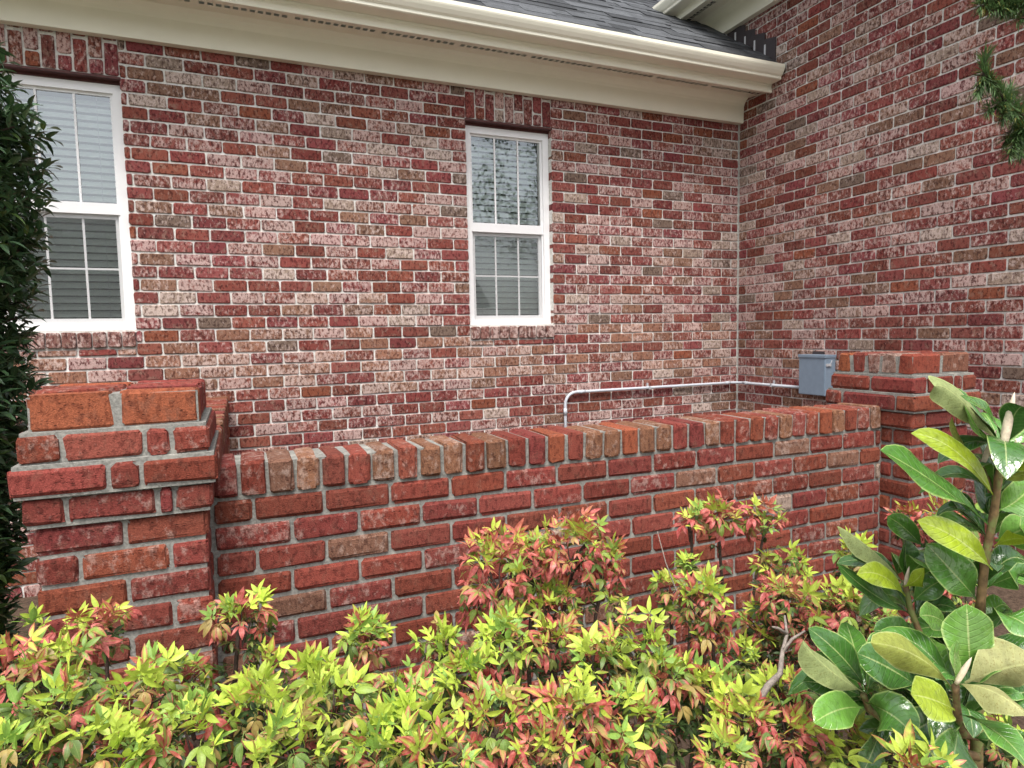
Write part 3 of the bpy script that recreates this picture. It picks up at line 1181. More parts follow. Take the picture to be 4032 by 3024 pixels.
#PLANTS#
# ------------------------------------------------------------------ plants
K = 4032 / 2212.0
def frame(xd, up):
    """rotation whose local x is xd and whose local z leans to up"""
    xd = Vector(xd).normalized()
    y = Vector(up).cross(xd)
    if y.length < 1e-4:
        y = Vector((0, 1, 0)).cross(xd)
    y.normalize()
    z = xd.cross(y)
    return Matrix((xd, y, z)).transposed()

def leaflet(mb, base, xd, up, L, Wd, droop, fold, n=5, shape=1.0, twist=0.0, c=None, m=0):
    """one blade: three rows of points folded along the midrib, bending down along its length"""
    R = frame(xd, up)
    V, U, F = [], [], []
    for i in range(n + 1):
        t = i / n
        wdt = Wd * (math.sin(math.pi * min(1, t ** 0.80 * 1.0)) ** 0.85 if 0 < t < 1 else 0.02) * (1 - 0.12 * t)
        a = droop * t
        x = L * (math.sin(a) / a * t if abs(a) > 1e-3 else t)
        zz = -L * t * math.sin(a) * 0.5
        tw = twist * t
        for s in (-1, 0, 1):
            yy = s * wdt * 0.5 * math.cos(fold)
            z2 = abs(s) * wdt * 0.5 * math.sin(fold)
            p = Vector((x, yy * math.cos(tw) - z2 * math.sin(tw), zz + yy * math.sin(tw) + z2 * math.cos(tw)))
            V.append(Vector(base) + R @ p)
            U.append((t, s))
    for i in range(n):
        for s in range(2):
            a0 = i * 3 + s
            F.append((a0, a0 + 3, a0 + 4, a0 + 1))
    mb.add(V, F, m, c, U)

def nan_leaf(kind, seed):
    r = random.Random(seed)
    mb = MB()
    L = 1.0
    n5 = r.random() < 0.3
    dr = r.uniform(.0, .5) if kind == 'star' else r.uniform(.7, 1.5)
    lift = r.uniform(.15, .6) if kind == 'star' else r.uniform(-.5, .1)
    pl = r.uniform(.25, .5)
    mb.tube([(-.0, 0, 0), (pl * .5, 0, .03), (pl, 0, 0.02)], [.022, .018, .015], 4, 0, False)
    mb.U += [(0.0, 0.0)] * (len(mb.V) - len(mb.U))
    angs = [0, 0.95, -0.95] + ([1.75, -1.75] if n5 else [])
    for q, a in enumerate(angs):
        a += r.uniform(-.22, .22)
        l = L * (1.0 if q == 0 else r.uniform(.72, .95))
        el = lift + r.uniform(-.25, .25)
        d = Vector((math.cos(a) * math.cos(el), math.sin(a) * math.cos(el), math.sin(el)))
        b0 = Vector((pl * (1.0 if q < 3 else .6), 0, .02)) + Vector((d.x, d.y, 0)) * .05
        leaflet(mb, b0, d, (r.uniform(-.3, .3), r.uniform(-.3, .3), 1), l, l * r.uniform(.30, .42), dr * r.uniform(.6, 1.3), r.uniform(.12, .4), 5, twist=r.uniform(-.4, .4))
    return mb
STAR = [nan_leaf('star', k) for k in range(9)]
DROP = [nan_leaf('drop', k + 50) for k in range(9)]
STAR_M = [a.mesh('leaf', [M_NAN], True) for a in STAR]
DROP_M = [a.mesh('leaf', [M_NAN], True) for a in DROP]

rp = random.Random(99)
def nan_tone(kind, red):
    if kind == 'star':
        v = rp.uniform(.75, 1.2)
        if rp.random() < 0.72:
            c = (0.50 * v, 0.64 * v, 0.085 * v)
        else:
            c = (0.27 * v, 0.45 * v, 0.085 * v)
        a = max(0.0, rp.gauss(red * .75 - .05, .25))
    else:
        v = rp.uniform(.7, 1.25)
        t = rp.random()
        if t < .5:
            c = (0.22 * v, 0.31 * v, 0.045 * v)
        elif t < .75:
            c = (0.13 * v, 0.21 * v, 0.045 * v)
        else:
            c = (0.38 * v, 0.28 * v, 0.09 * v)
        a = max(0.0, rp.gauss(.05 + red * .85, .33))
    return c + (min(a, 1.35),)

def nandina(label, heads, fill, base=None, leaf=0.033, group='nandina shrubs along the garden wall'):
    """heads: (x, y, radius px, depth, red, leaves, stem) in view of the photo; fill: how many small inner leaves"""
    hs = []
    for (x, y, r, d, red, n, stem) in heads:
        hs.append((at(x * K, y * K, d), r * K * d / FPX, red, n, stem, d))
    if base is None:
        base = sum((h[0] for h in hs), Vector()) / len(hs)
    base = Vector((base[0], base[1], 0))
    t = thing('nandina_shrub', label, 'shrub', base, group)
    fm = MB()
    st = MB()
    for (c, r, red, n, stem, d) in hs:
        r = max(.45 * r, r - .021)
        # stem
        s0 = base + Vector((rp.uniform(-.07, .07), rp.uniform(-.07, .07), 0))
        tgt = c - Vector((0, 0, r * .3))
        low = Vector((c.x * .75 + s0.x * .25 + rp.uniform(-.03, .03), c.y * .75 + s0.y * .25, max(.15, c.z - .33)))
        pts = [s0]
        for q in range(1, 8):
            u = q / 7
            p = s0.lerp(low, u / .6) if u < .6 else low.lerp(tgt, (u - .6) / .4)
            pts.append(p + Vector((rp.uniform(-.006, .006), rp.uniform(-.006, .006), 0)))
        mm = MB()
        mm.tube(pts, [.0065 - .0003 * q for q in range(8)], 6)
        mobj('stem', mm.mesh('stem', [M_BARK], True), t)
        for q in range(max(2, n // 6)):     # leaf stalks fanning from the stem head
            a = rp.uniform(0, 6.28)
            dd = Vector((math.cos(a), math.sin(a), rp.uniform(.1, .9))).normalized()
            st.tube([tgt - Vector((0, 0, rp.uniform(0, .06))), tgt + dd * r * .4, tgt + dd * r * .8], [.0022, .0017, .0012], 4)
        for q in range(int(n * 2.2)):
            z = rp.uniform(-.75, 1.0)
            a = rp.uniform(0, 2 * math.pi)
            q2 = math.sqrt(max(0, 1 - z * z))
            dr = Vector((q2 * math.cos(a), q2 * math.sin(a), z))
            star = rp.random() < max(.05, min(.95, .38 + .6 * z)) * (1 - .35 * red)
            rad = r * rp.uniform(.35, .92)
            p = c + Vector((dr.x * rad, dr.y * rad, dr.z * rad * .85))
            # face leaves out and up, most of them a little to the light
            ax = (Vector((dr.x, dr.y, dr.z * .6)) + Vector((rp.uniform(-.5, .5), rp.uniform(-.5, .5), rp.uniform(.0, .8) if star else rp.uniform(-.9, .2))))
            up = Vector((rp.uniform(-.4, .4), -.35 + rp.uniform(-.4, .4), 1))
            R = frame(ax, up).to_euler()
            s = leaf * rp.uniform(.6, 1.3)
            me = rp.choice(STAR_M if star else DROP_M)
            mobj('leaf', me, t, p, nan_tone('star' if star else 'drop', red), R, (s, s, s))
        # inner leaves, one mass: shade between clumps put into mostly dark greens
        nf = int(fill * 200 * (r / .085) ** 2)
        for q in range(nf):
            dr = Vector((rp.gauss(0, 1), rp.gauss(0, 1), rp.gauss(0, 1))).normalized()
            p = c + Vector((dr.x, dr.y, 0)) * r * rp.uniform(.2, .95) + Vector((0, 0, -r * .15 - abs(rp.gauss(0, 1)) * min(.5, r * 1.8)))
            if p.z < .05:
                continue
            src = rp.choice(DROP if rp.random() < .6 else STAR)
            s = leaf * rp.uniform(.55, .95)
            ax = Vector((dr.x, dr.y, rp.uniform(-.6, .5)))
            R = frame(ax, (rp.uniform(-.4, .4), -.3, 1))
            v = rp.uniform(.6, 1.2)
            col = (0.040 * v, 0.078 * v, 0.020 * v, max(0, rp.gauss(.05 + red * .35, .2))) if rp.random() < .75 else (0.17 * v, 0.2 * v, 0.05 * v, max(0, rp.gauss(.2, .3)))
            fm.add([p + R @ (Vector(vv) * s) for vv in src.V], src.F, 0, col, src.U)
    mobj('leaf_stalks', st.mesh('stalks', [M_BARK]), t)['kind'] = 'stuff'
    if fm.V:
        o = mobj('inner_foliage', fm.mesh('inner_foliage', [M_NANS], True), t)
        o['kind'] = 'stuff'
    return t

#      x     y     r    d    red  n  stem
nandina('leafy nandina shrub in front of the near left pier, pink leaves at the frame edge', [
    (150, 1385, 95, 1.28, .75, 26, 1), (40, 1425, 70, 1.15, .8, 14, 1), (230, 1350, 55, 1.45, .9, 12, 1), (75, 1350, 34, 1.35, .1, 4, 1), (110, 1460, 95, 1.15, .35, 22, 1)], .7)
nandina('nandina shrub with a pink-tipped head on one dark stem at the pier corner', [
    (520, 1330, 78, 1.38, .6, 28, 1), (400, 1465, 75, 1.3, .35, 20, 1), (570, 1460, 70, 1.35, .2, 18, 1), (330, 1460, 50, 1.32, .1, 12, 1)], .6)
nandina('small dusky nandina sprig standing close against the low brick wall', [
    (790, 1380, 66, 1.62, .5, 26, 1)], .15, leaf=.036)
nandina('lime green nandina shrub mid left, its leaves lighter than all around', [
    (680, 1470, 72, 1.25, .15, 22, 1), (720, 1520, 100, 1.12, .15, 26, 1), (560, 1540, 100, 1.1, .2, 26, 1), (640, 1620, 110, 1.02, .2, 26, 1)], .8)
nandina('bright lime nandina shrub filling the bottom left corner', [
    (110, 1560, 130, 1.02, .3, 34, 1), (300, 1510, 110, 1.1, .3, 28, 1), (420, 1580, 110, 1.02, .25, 28, 1), (240, 1640, 120, .98, .15, 28, 1), (20, 1640, 100, .95, .2, 18, 1)], .8)
nandina('tallest nandina shrub, two pink domed heads on bare dark stems before the wall', [
    (1075, 1230, 112, 1.5, .85, 58, 1), (1232, 1185, 104, 1.58, .8, 54, 1), (1305, 1215, 66, 1.62, .85, 24, 1), (1190, 1310, 78, 1.55, .35, 26, 1), (1040, 1300, 55, 1.5, .9, 16, 1), (1150, 1200, 60, 1.55, .75, 20, 1)], .16,
    base=at(1180 * K, 1650 * K, 1.5))
nandina('green nandina shrub under the two tall pink heads', [
    (950, 1405, 72, 1.42, .2, 24, 1), (1090, 1390, 90, 1.35, .35, 28, 1), (1200, 1380, 60, 1.4, .6, 18, 1), (870, 1490, 72, 1.32, .3, 20, 1), (1010, 1470, 85, 1.25, .2, 24, 1)], .8)
nandina('lime nandina shrub with one upright sprig, centre right of the tall pink heads', [
    (1330, 1305, 36, 1.45, .05, 5, 1), (1380, 1400, 100, 1.32, .15, 34, 1), (1290, 1430, 80, 1.28, .45, 24, 1), (1440, 1470, 80, 1.28, .3, 22, 1)], .8)
nandina('lime and crimson nandina shrub at the bottom centre of the bed', [
    (900, 1570, 110, 1.08, .15, 30, 1), (1070, 1560, 105, 1.1, .5, 28, 1), (960, 1650, 110, 1.0, .5, 24, 1), (820, 1620, 95, 1.02, .1, 22, 1)], .8)
nandina('nandina shrub bottom centre right with dark spotted red leaves', [
    (1230, 1540, 105, 1.12, .6, 30, 1), (1370, 1560, 95, 1.15, .45, 26, 1), (1180, 1640, 100, 1.02, .6, 20, 1), (1330, 1640, 80, 1.08, .5, 16, 1)], .9)
nandina('slender nandina shrub with two small pink heads high against the wall', [
    (1550, 1115, 60, 1.92, .75, 26, 1), (1490, 1125, 32, 1.88, .9, 8, 1), (1650, 1120, 55, 2.0, .75, 20, 1)], .08, leaf=.038,
    base=at(1590 * K, 1500 * K, 1.95))
nandina('nandina shrub with lime top and crimson skirt beside the bare grey twig', [
    (1515, 1300, 78, 1.5, .55, 30, 1), (1450, 1270, 50, 1.7, .3, 14, 1), (1540, 1370, 50, 1.48, .9, 14, 1), (1490, 1215, 38, 1.85, .0, 12, 1)], .5)
nandina('bushy crimson nandina shrub left of the magnolia', [
    (1690, 1230, 72, 1.85, .5, 26, 1), (1700, 1300, 75, 1.65, .8, 28, 1), (1640, 1350, 60, 1.7, .4, 16, 1), (1760, 1370, 60, 1.6, .75, 16, 1), (1590, 1420, 70, 1.6, .15, 20, 1)], 1.0)
nandina('nandina shrub below the magnolia with rosy drooping leaflets', [
    (1600, 1560, 85, 1.2, .6, 26, 1), (1690, 1500, 70, 1.3, .5, 20, 1), (1520, 1490, 75, 1.3, .3, 20, 1), (1700, 1580, 70, 1.15, .85, 18, 1), (1560, 1640, 80, 1.1, .6, 16, 1), (1780, 1620, 60, 1.15, .5, 10, 1)], 1.0)
nandina('dim green nandina shrub against the wall, partly behind magnolia leaves', [
    (1840, 1195, 50, 2.15, .2, 18, 1), (1850, 1320, 80, 1.9, .45, 26, 1), (1930, 1350, 60, 1.9, .5, 14, 1), (1800, 1300, 50, 1.95, .6, 12, 1)], .8, leaf=.038)
nandina('rosy nandina head glimpsed between magnolia leaves by the right pier', [
    (2050, 1125, 70, 2.0, .75, 24, 1), (1965, 1120, 40, 2.05, .9, 8, 1), (2010, 1250, 60, 1.9, .7, 14, 1), (2090, 1280, 60, 1.9, .5, 10, 1)], .6, leaf=.038)
nandina('low green nandina shrub in the shade under the big magnolia leaves', [
    (1900, 1480, 70, 1.45, .3, 16, 1), (2000, 1400, 80, 1.5, .3, 18, 1), (2120, 1440, 80, 1.5, .3, 18, 1), (1850, 1600, 80, 1.3, .3, 16, 1), (2150, 1600, 80, 1.35, .3, 14, 1)], 1.2)
nandina('small nandina tuft in the bottom right corner under the magnolia', [
    (1960, 1660, 50, .92, .75, 12, 1), (2030, 1655, 30, .92, .4, 5, 1)], .3)

# bare twigs
def twig(name, label, pts, r0, side=()):
    w0 = [at(x * K, y * K, d) for x, y, d in pts]
    g0 = Vector((w0[0].x, w0[0].y, 0))
    t = thing(name, label, 'twig', g0)
    m = MB()
    full = [g0] + w0
    m.tube(full, [r0 * (1 - .75 * k / (len(full) - 1)) for k in range(len(full))], 6)
    for (i, dx, dy) in side:
        a = w0[i]
        m.tube([a, a + Vector((dx, 0, dy)) * .5 + Vector((0, 0, .003)), a + Vector((dx, -.01, dy))], [r0 * .45, r0 * .35, r0 * .2], 5)
    mobj('stem', m.mesh('stem', [M_TWIG], True), t)
twig('bare_twig', 'thin bare pale grey twig rising in front of the low wall', [(1500, 1380, 1.6), (1475, 1310, 1.62), (1455, 1260, 1.63), (1438, 1215, 1.64), (1420, 1148, 1.65)], .0036, ((1, -.03, .04),))
twig('grey_branch', 'gnarled grey branch among the shrubs left of the magnolia', [(1640, 1510, 1.25), (1660, 1480, 1.26), (1685, 1455, 1.28), (1690, 1410, 1.3), (1700, 1370, 1.33), (1695, 1330, 1.36)], .009, ((4, -.05, .03), (3, .05, .04)))

# ------------------------------------------------------------------ magnolia
def smooth_leaf(base, ctrl, tip, width, nrm, flip, tone, fold=.22, curl=0.0, wave=0.0, shape=.9):
    """broad leaf on a bent midrib; upper and lower faces are two skins with their own material"""
    n, mcols = 12, 6
    b0, c0, t0 = Vector(base), Vector(ctrl), Vector(tip)
    V1, U = [], []
    ph = rp.uniform(0, 6)
    for i in range(n + 1):
        t = i / n
        p = b0 * (1 - t) ** 2 + c0 * 2 * t * (1 - t) + t0 * t * t
        tan = ((c0 - b0) * (1 - t) + (t0 - c0) * t).normalized()
        nn = (nrm - tan * nrm.dot(tan)).normalized()
        sd = tan.cross(nn)
        if t < .06:
            wd = .05
        else:
            q = (t - .06) / .94
            wd = max(.015, math.sin(math.pi * q ** shape) ** (.95 if q < .5 else .66)) if 0 < q < 1 else .015
        hw = width * .5 * wd
        for k in range(mcols + 1):
            s = -1 + 2 * k / mcols
            x = s * hw
            z = abs(s) * hw * math.tan(fold) - curl * hw * s * s * t + wave * hw * math.sin(t * 9 + ph + (1.5 if s > 0 else 0)) * s * s
            V1.append(p + sd * x * math.cos(fold * .5) + nn * z)
            U.append((t, s))
    th = .0007
    F = []
    for i in range(n):
        for k in range(mcols):
            a = i * (mcols + 1) + k
            F.append((a, a + 1, a + mcols + 2, a + mcols + 1))
    mb = MB()
    mb.add(V1, F, 0, None, U)
    me = mesh('leaf', V1, F, None, None, True)
    nr = [v.normal.copy() for v in me.vertices]
    up = sum((a.dot(nrm) for a in nr)) > 0
    V2 = [p - a * th * (1 if up else -1) for p, a in zip(V1, nr)]
    bpy.data.meshes.remove(me)
    mb.add(V2, [f[::-1] for f in F], 1, None, U)
    mats = [M_MAG_T, M_MAG_U] if not flip else [M_MAG_U, M_MAG_T]
    return mb.mesh('leaf', mats, True)

MAG_TONES = {'g': (0.085, 0.22, 0.035), 'd': (0.060, 0.165, 0.030), 'l': (0.33, 0.43, 0.03), 'm': (0.13, 0.29, 0.045),
             'p': (0.31, 0.37, 0.15), 'o': (0.30, 0.34, 0.07), 't': (0.33, 0.33, 0.14), 'y': (0.50, 0.40, 0.05)}
def magleaf(parent, b0, t0, wpx, d0, d1, tone, bend=(0, 0), face=(-.15, -.75, .6), fold=.40, curl=.45, wave=.22, shape=1.12):
    """b0, t0: base and tip as seen (photo pixels), d0, d1 their depth; bend: how far the middle leaves the chord, in px"""
    dm = (d0 + d1) / 2
    B, T = at(b0[0], b0[1], d0), at(t0[0], t0[1], d1)
    Cc = at((b0[0] + t0[0]) / 2 + bend[0] * 2, (b0[1] + t0[1]) / 2 + bend[1] * 2, dm - .015)
    under = tone in 'poty'
    me = smooth_leaf(B, Cc, T, wpx * dm / FPX, Vector(face).normalized(), under, tone, fold * (-1 if under else 1), curl, wave, shape)
    v = rp.uniform(.9, 1.12)
    c = tuple(q * v for q in MAG_TONES[tone]) + (0.0,)
    base = B
    o = mobj('leaf', me, parent, (0, 0, 0), c)
    return o

mg = thing('magnolia_shrub', 'young magnolia with big glossy leaves and pale buds at the right edge', 'magnolia', at(3845, 3100, 1.2).xy.to_3d())
def mstem(pts, r0, r1):
    w0 = [at(x, y, d) for x, y, d in pts]
    m = MB()
    fine = []
    for i in range(len(w0) - 1):
        for q in range(4):
            fine.append(w0[i].lerp(w0[i + 1], q / 4))
    fine.append(w0[-1])
    rad = [(r0 + (r1 - r0) * k / (len(fine) - 1)) * (1.18 if k % 4 == 0 else 1.0) for k in range(len(fine))]
    m.tube(fine, rad, 9)
    mobj('stem', m.mesh('stem', [M_MSTEM], True), mg)
gx = at(3845, 3000, 1.22)
m = MB()
m.tube([Vector((gx.x, gx.y, 0)), at(3845, 3000, 1.22), at(3850, 2700, 1.22), at(3858, 2411, 1.22)], [.014, .011, .0095, .0082], 9)
mobj('trunk', m.mesh('trunk', [M_MSTEM], True), mg)
mstem([(3858, 2411, 1.22), (3879, 2198, 1.21), (3914, 2023, 1.2), (3931, 1888, 1.19), (3945, 1765, 1.18)], .0080, .0055)
mstem([(3900, 1940, 1.2), (3885, 1850, 1.22), (3868, 1830, 1.22)], .004, .003)
mstem([(3850, 2620, 1.22), (3700, 2610, 1.25), (3636, 2526, 1.26), (3587, 2405, 1.27), (3566, 2305, 1.27)], .007, .005)
mstem([(3850, 2900, 1.2), (3790, 2890, 1.12), (3769, 2806, 1.04), (3763, 2700, 1.03)], .007, .005)
mstem([(3850, 2980, 1.2), (3560, 2900, 1.16), (3420, 2790, 1.14), (3400, 2735, 1.13)], .007, .005)

def bud(b0, t0, wpx, d):
    m = MB()
    B, T = at(b0[0], b0[1], d), at(t0[0], t0[1], d - .01)
    n = 8
    r = wpx * .5 * d / FPX
    m.tube([B.lerp(T, k / n) + Vector((0, 0, .0)) for k in range(n + 1)], [r * max(.04, math.sin(math.pi * min(1, .18 + .82 * k / n)) ** .7) for k in range(n + 1)], 8)
    mobj('bud', m.mesh('bud', [M_BUD], True), mg)
bud((3945, 1775), (3995, 1544), 34, 1.17)
bud((3866, 1835), (3925, 1690), 22, 1.2)
bud((3764, 2692), (3826, 2588), 24, 1.02)
bud((4005, 1790), (4000, 1725), 16, 1.16)
bud((3563, 2305), (3580, 2230), 14, 1.26)

LV = [  # base, tip, width, depth base/tip, tone, bend
    ((3945, 1755), (3680, 1520), 120, 1.18, 1.10, 'p', (-40, -75)),
    ((3940, 1720), (3782, 1556), 75, 1.17, 1.10, 'g', (30, -10)),
    ((3935, 1770), (3795, 1590), 70, 1.19, 1.14, 'm', (-20, 10)),
    ((3868, 1835), (3750, 1642), 52, 1.22, 1.17, 'o', (-14, 8)),
    ((3925, 1972), (3588, 1706), 92, 1.2, 1.12, 'l', (10, -60)),
    ((3890, 2065), (3467, 1772), 175, 1.2, 1.08, 'g', (-10, -25)),
    ((3950, 1858), (4090, 1765), 120, 1.18, 1.08, 'l', (0, -15)),
    ((3935, 1880), (4075, 1850), 40, 1.18, 1.1, 'o', (0, 8)),
    ((3955, 1750), (4075, 1625), 90, 1.19, 1.2, 'm', (10, 10)),
    ((3950, 1740), (4050, 1690), 60, 1.2, 1.26, 'd', (0, 6)),
    ((3930, 2010), (4090, 1880), 160, 1.21, 1.2, 'm', (0, 20)),
    ((3925, 1930), (3885, 1740), 90, 1.24, 1.28, 'd', (-20, 0)),
    ((3910, 2050), (3905, 1850), 110, 1.26, 1.3, 'd', (-30, 0)),
    ((3915, 2040), (4060, 2000), 110, 1.24, 1.25, 'd', (0, 20)),
    ((3640, 2160), (3494, 2034), 82, 1.3, 1.26, 'g', (-8, -20)),
    ((3909, 2245), (3612, 2050), 110, 1.21, 1.12, 'l', (10, -25)),
    ((3848, 2362), (3648, 2140), 150, 1.24, 1.2, 'g', (10, 10)),
    ((3563, 2305), (3297, 2072), 92, 1.27, 1.18, 'p', (15, -15)),
    ((3563, 2300), (3572, 2092), 140, 1.3, 1.3, 'g', (-5, 0)),
    ((3565, 2348), (3374, 2262), 90, 1.26, 1.16, 'l', (0, -40)),
    ((3575, 2410), (3296, 2218), 82, 1.28, 1.22, 'd', (-5, 20)),
    ((3590, 2376), (3718, 2283), 95, 1.28, 1.26, 'g', (0, -14)),
    ((3560, 2310), (3640, 2235), 70, 1.25, 1.2, 'l', (15, 5)),
    ((3728, 2460), (3622, 2425), 105, 1.2, 1.1, 'm', (0, -15)),
    ((3735, 2500), (3785, 2440), 70, 1.2, 1.16, 'l', (-10, -10)),
    ((3820, 2665), (3806, 2378), 200, 1.12, 1.1, 'm', (0, 0)),
    ((3767, 2700), (3768, 2520), 74, 1.03, 1.0, 'm', (-10, 0)),
    ((3745, 2703), (3429, 2530), 125, 1.04, .96, 'o', (20, -35)),
    ((3760, 2796), (3588, 2735), 165, 1.03, .93, 'l', (0, -10)),
    ((3766, 2692), (4045, 2818), 120, 1.03, .93, 't', (0, -35)),
    ((3800, 2690), (4090, 2610), 190, 1.1, 1.06, 't', (0, -15)),
    ((3401, 2724), (3160, 2528), 120, 1.13, 1.06, 'p', (-12, 12)),
    ((3413, 2716), (3182, 2472), 120, 1.16, 1.14, 'd', (15, -10)),
    ((3614, 2704), (3376, 2572), 160, 1.14, 1.1, 'd', (0, -10)),
    ((3407, 2746), (3160, 2682), 95, 1.15, 1.12, 'd', (0, -14)),
    ((3400, 2787), (3205, 2846), 130, 1.12, 1.04, 'm', (0, -22)),
    ((3406, 2764), (3596, 2896), 170, 1.12, 1.02, 'g', (10, -15)),
    ((3770, 2808), (4055, 3030), 150, 1.04, .92, 'g', (25, -25)),
    ((3772, 2860), (3720, 3070), 175, 1.08, 1.0, 'g', (10, 0)),
    ((3480, 2850), (3400, 3040), 130, 1.2, 1.14, 'd', (0, 0)),
    ((3560, 2880), (3640, 3030), 150, 1.2, 1.14, 'd', (0, 0)),
    ((3700, 2820), (3560, 2900), 150, 1.16, 1.12, 'd', (0, 0)),
    ((3895, 2420), (4095, 2510), 170, 1.22, 1.14, 'g', (0, -30)),
    ((3893, 2309), (4080, 2245), 95, 1.21, 1.12, 'g', (0, -6)),
    ((3910, 2290), (4060, 2200), 26, 1.25, 1.25, 'y', (10, 10)),
    ((3935, 2215), (4005, 2195), 36, 1.3, 1.3, 'y', (0, -10)),
    ((3920, 2130), (4085, 2060), 150, 1.2, 1.14, 'm', (0, 0)),
    ((3905, 2080), (3818, 1985), 80, 1.22, 1.24, 'd', (0, 0)),
    ((3915, 2150), (4070, 2130), 70, 1.2, 1.1, 'l', (0, -20)),
    ((3870, 2500), (4080, 2600), 170, 1.26, 1.2, 'd', (0, 0)),
    ((3860, 2420), (3700, 2480), 120, 1.3, 1.3, 'd', (0, 10)),
    ((3870, 2330), (3790, 2190), 110, 1.28, 1.3, 'd', (0, 0)),
    ((3640, 2540), (3440, 2480), 130, 1.3, 1.24, 'd', (0, -10)),
    ((3660, 2560), (3560, 2700), 130, 1.28, 1.22, 'd', (0, 0)),
    ((3850, 2700), (4060, 2720), 160, 1.16, 1.1, 'd', (0, 20)),
    ((3830, 2900), (4060, 2900), 150, 1.14, 1.08, 'd', (0, 20)),
    ((3620, 2460), (3770, 2580), 110, 1.3, 1.28, 'd', (0, 0)),
]
for (b0, t0, wp, d0, d1, tn, bd) in LV:
    magleaf(mg, b0, t0, wp * 1.05, d0, d1, tn, bd, face=(rp.uniform(-.6, .3), -.8, rp.uniform(.1, .9)))

# leaf whorls filling the shoots
rm = random.Random(31)
SHOOTS = [((3945, 1775, 1.19), 8), ((3920, 1960, 1.22), 6), ((3890, 2130, 1.25), 7), ((3865, 2330, 1.26), 8), ((3855, 2520, 1.27), 8), ((3570, 2310, 1.30), 6), ((3600, 2440, 1.31), 6),
          ((3690, 2600, 1.29), 7), ((3765, 2720, 1.12), 6), ((3780, 2850, 1.14), 8), ((3405, 2740, 1.18), 6), ((3480, 2850, 1.21), 7), ((3850, 2780, 1.26), 8), ((3640, 2930, 1.24), 8)]
for (sx, sy, sdp), nl in SHOOTS:
    B = at(sx, sy, sdp)
    for k in range(nl):
        a = 2.4 * k + rm.uniform(-.4, .4)
        el = rm.uniform(.1, .95)
        d = Vector((math.cos(a) * math.cos(el), math.sin(a) * math.cos(el) * .8 + .15, math.sin(el)))
        L = rm.uniform(.11, .17)
        mid = B + d * L * .5 + Vector((0, 0, rm.uniform(.005, .03)))
        tip = B + d * L + Vector((0, 0, -rm.uniform(.0, .05)))
        me = smooth_leaf(B, mid + (mid - (B + tip) / 2), tip, L * rm.uniform(.34, .42), Vector((rm.uniform(-.3, .3), -.4, 1)), False, 'd', .38, .4, .18, 1.12)
        v = rm.uniform(.8, 1.2)
        tn = MAG_TONES[rm.choice('ddggmd')]
        mobj('leaf', me, mg, (0, 0, 0), (tn[0] * v, tn[1] * v, tn[2] * v, 0))

# ------------------------------------------------------------------ holly at the left
hl = thing('holly_bush', 'tall dark glossy holly bush at the left edge beside the window', 'holly', (-5.36, -2.12, 0))
def hleaf(seed):
    r = random.Random(seed)
    mb = MB()
    leaflet(mb, (0, 0, 0), (1, 0, 0), (0, 0, 1), 1.0, r.uniform(.36, .46), r.uniform(.2, .7), r.uniform(.2, .5), 4, twist=r.uniform(-.3, .3))
    return mb
HV = [hleaf(k) for k in range(8)]
HM = [a.mesh('leaf', [M_HOL], True) for a in HV]
hc = Vector((-5.36, -2.12, 0))
HPROF = []
for (x, y) in ((-70, 130), (-20, 165), (12, 195), (55, 255), (98, 305), (108, 360), (104, 450), (99, 550), (93, 625), (70, 700), (55, 765), (92, 815), (88, 860), (66, 930), (58, 1000), (58, 1100), (52, 1200), (28, 1310)):
    p = at(x * K, y * K, 2.22)
    HPROF.append((p.z, max(.05, math.hypot(p.x - hc.x, p.y - hc.y) - .060)))
HPROF = sorted(HPROF + [(.0, .25), (.3, .3)])
def hrad(z):
    for (z0, r0), (z1, r1) in zip(HPROF, HPROF[1:]):
        if z <= z1:
            return r0 + (r1 - r0) * max(0, z - z0) / (z1 - z0)
    return .05
rh = random.Random(4)
cl = []
for q in range(4200):
    z = rh.uniform(.15, HPROF[-1][0])
    a = rh.uniform(0, 6.283) if rh.random() < .3 else rh.uniform(-2.1, .9)
    r = hrad(z) * rh.uniform(.55, 1.06)
    p = hc + Vector((math.cos(a) * r, math.sin(a) * r, z))
    out = Vector((math.cos(a), math.sin(a), rh.uniform(.1, .9))).normalized()
    cl.append((p, out))
leaves = []
for p, out in cl:
    for k in range(9):
        a = k * 2.4 + rh.uniform(-.3, .3)
        R = frame(out, (0, 0, 1))
        t = k / 9
        spread = rh.uniform(.5, 1.1) + .4 * t
        d = R @ Vector((math.cos(spread), math.sin(spread) * math.cos(a), math.sin(spread) * math.sin(a)))
        b0 = p + out * (.05 - .1 * t)
        leaves.append((b0, d, rh.uniform(.042, .064), out))
def hvis(l):
    q = px(l[0])
    if not q or not (-30 < q[0] < 260 and 250 < q[1] < 2500):
        return -9
    return -((l[0] - CAM).length) + (l[1].dot((CAM - l[0]).normalized())) * .05 + (.4 if l[3].dot((CAM - l[0]).normalized()) > 0 else 0) + q[0] * .0012
leaves.sort(key=hvis, reverse=True)
hm = MB()
for k, (b0, d, s, out) in enumerate(leaves):
    v = rh.uniform(.6, 1.35)
    c = (0.055 * v, 0.115 * v, 0.045 * v, 0.0)
    if rh.random() < .07:
        c = (.075 * v, .13 * v, .03 * v, 0)
    if b0.z < .95 and rh.random() < .3:
        c = (.12 * v, .21 * v, .05 * v, 0)
    up = (rh.uniform(-.4, .4), -.2 + rh.uniform(-.4, .4), 1)
    R = frame(d, up)
    if k < 300:
        mobj('leaf', rh.choice(HM), hl, b0, c, R.to_euler(), (s, s, s))
    else:
        src = rh.choice(HV)
        hm.add([b0 + R @ (Vector(vv) * s) for vv in src.V], src.F, 0, c, src.U)
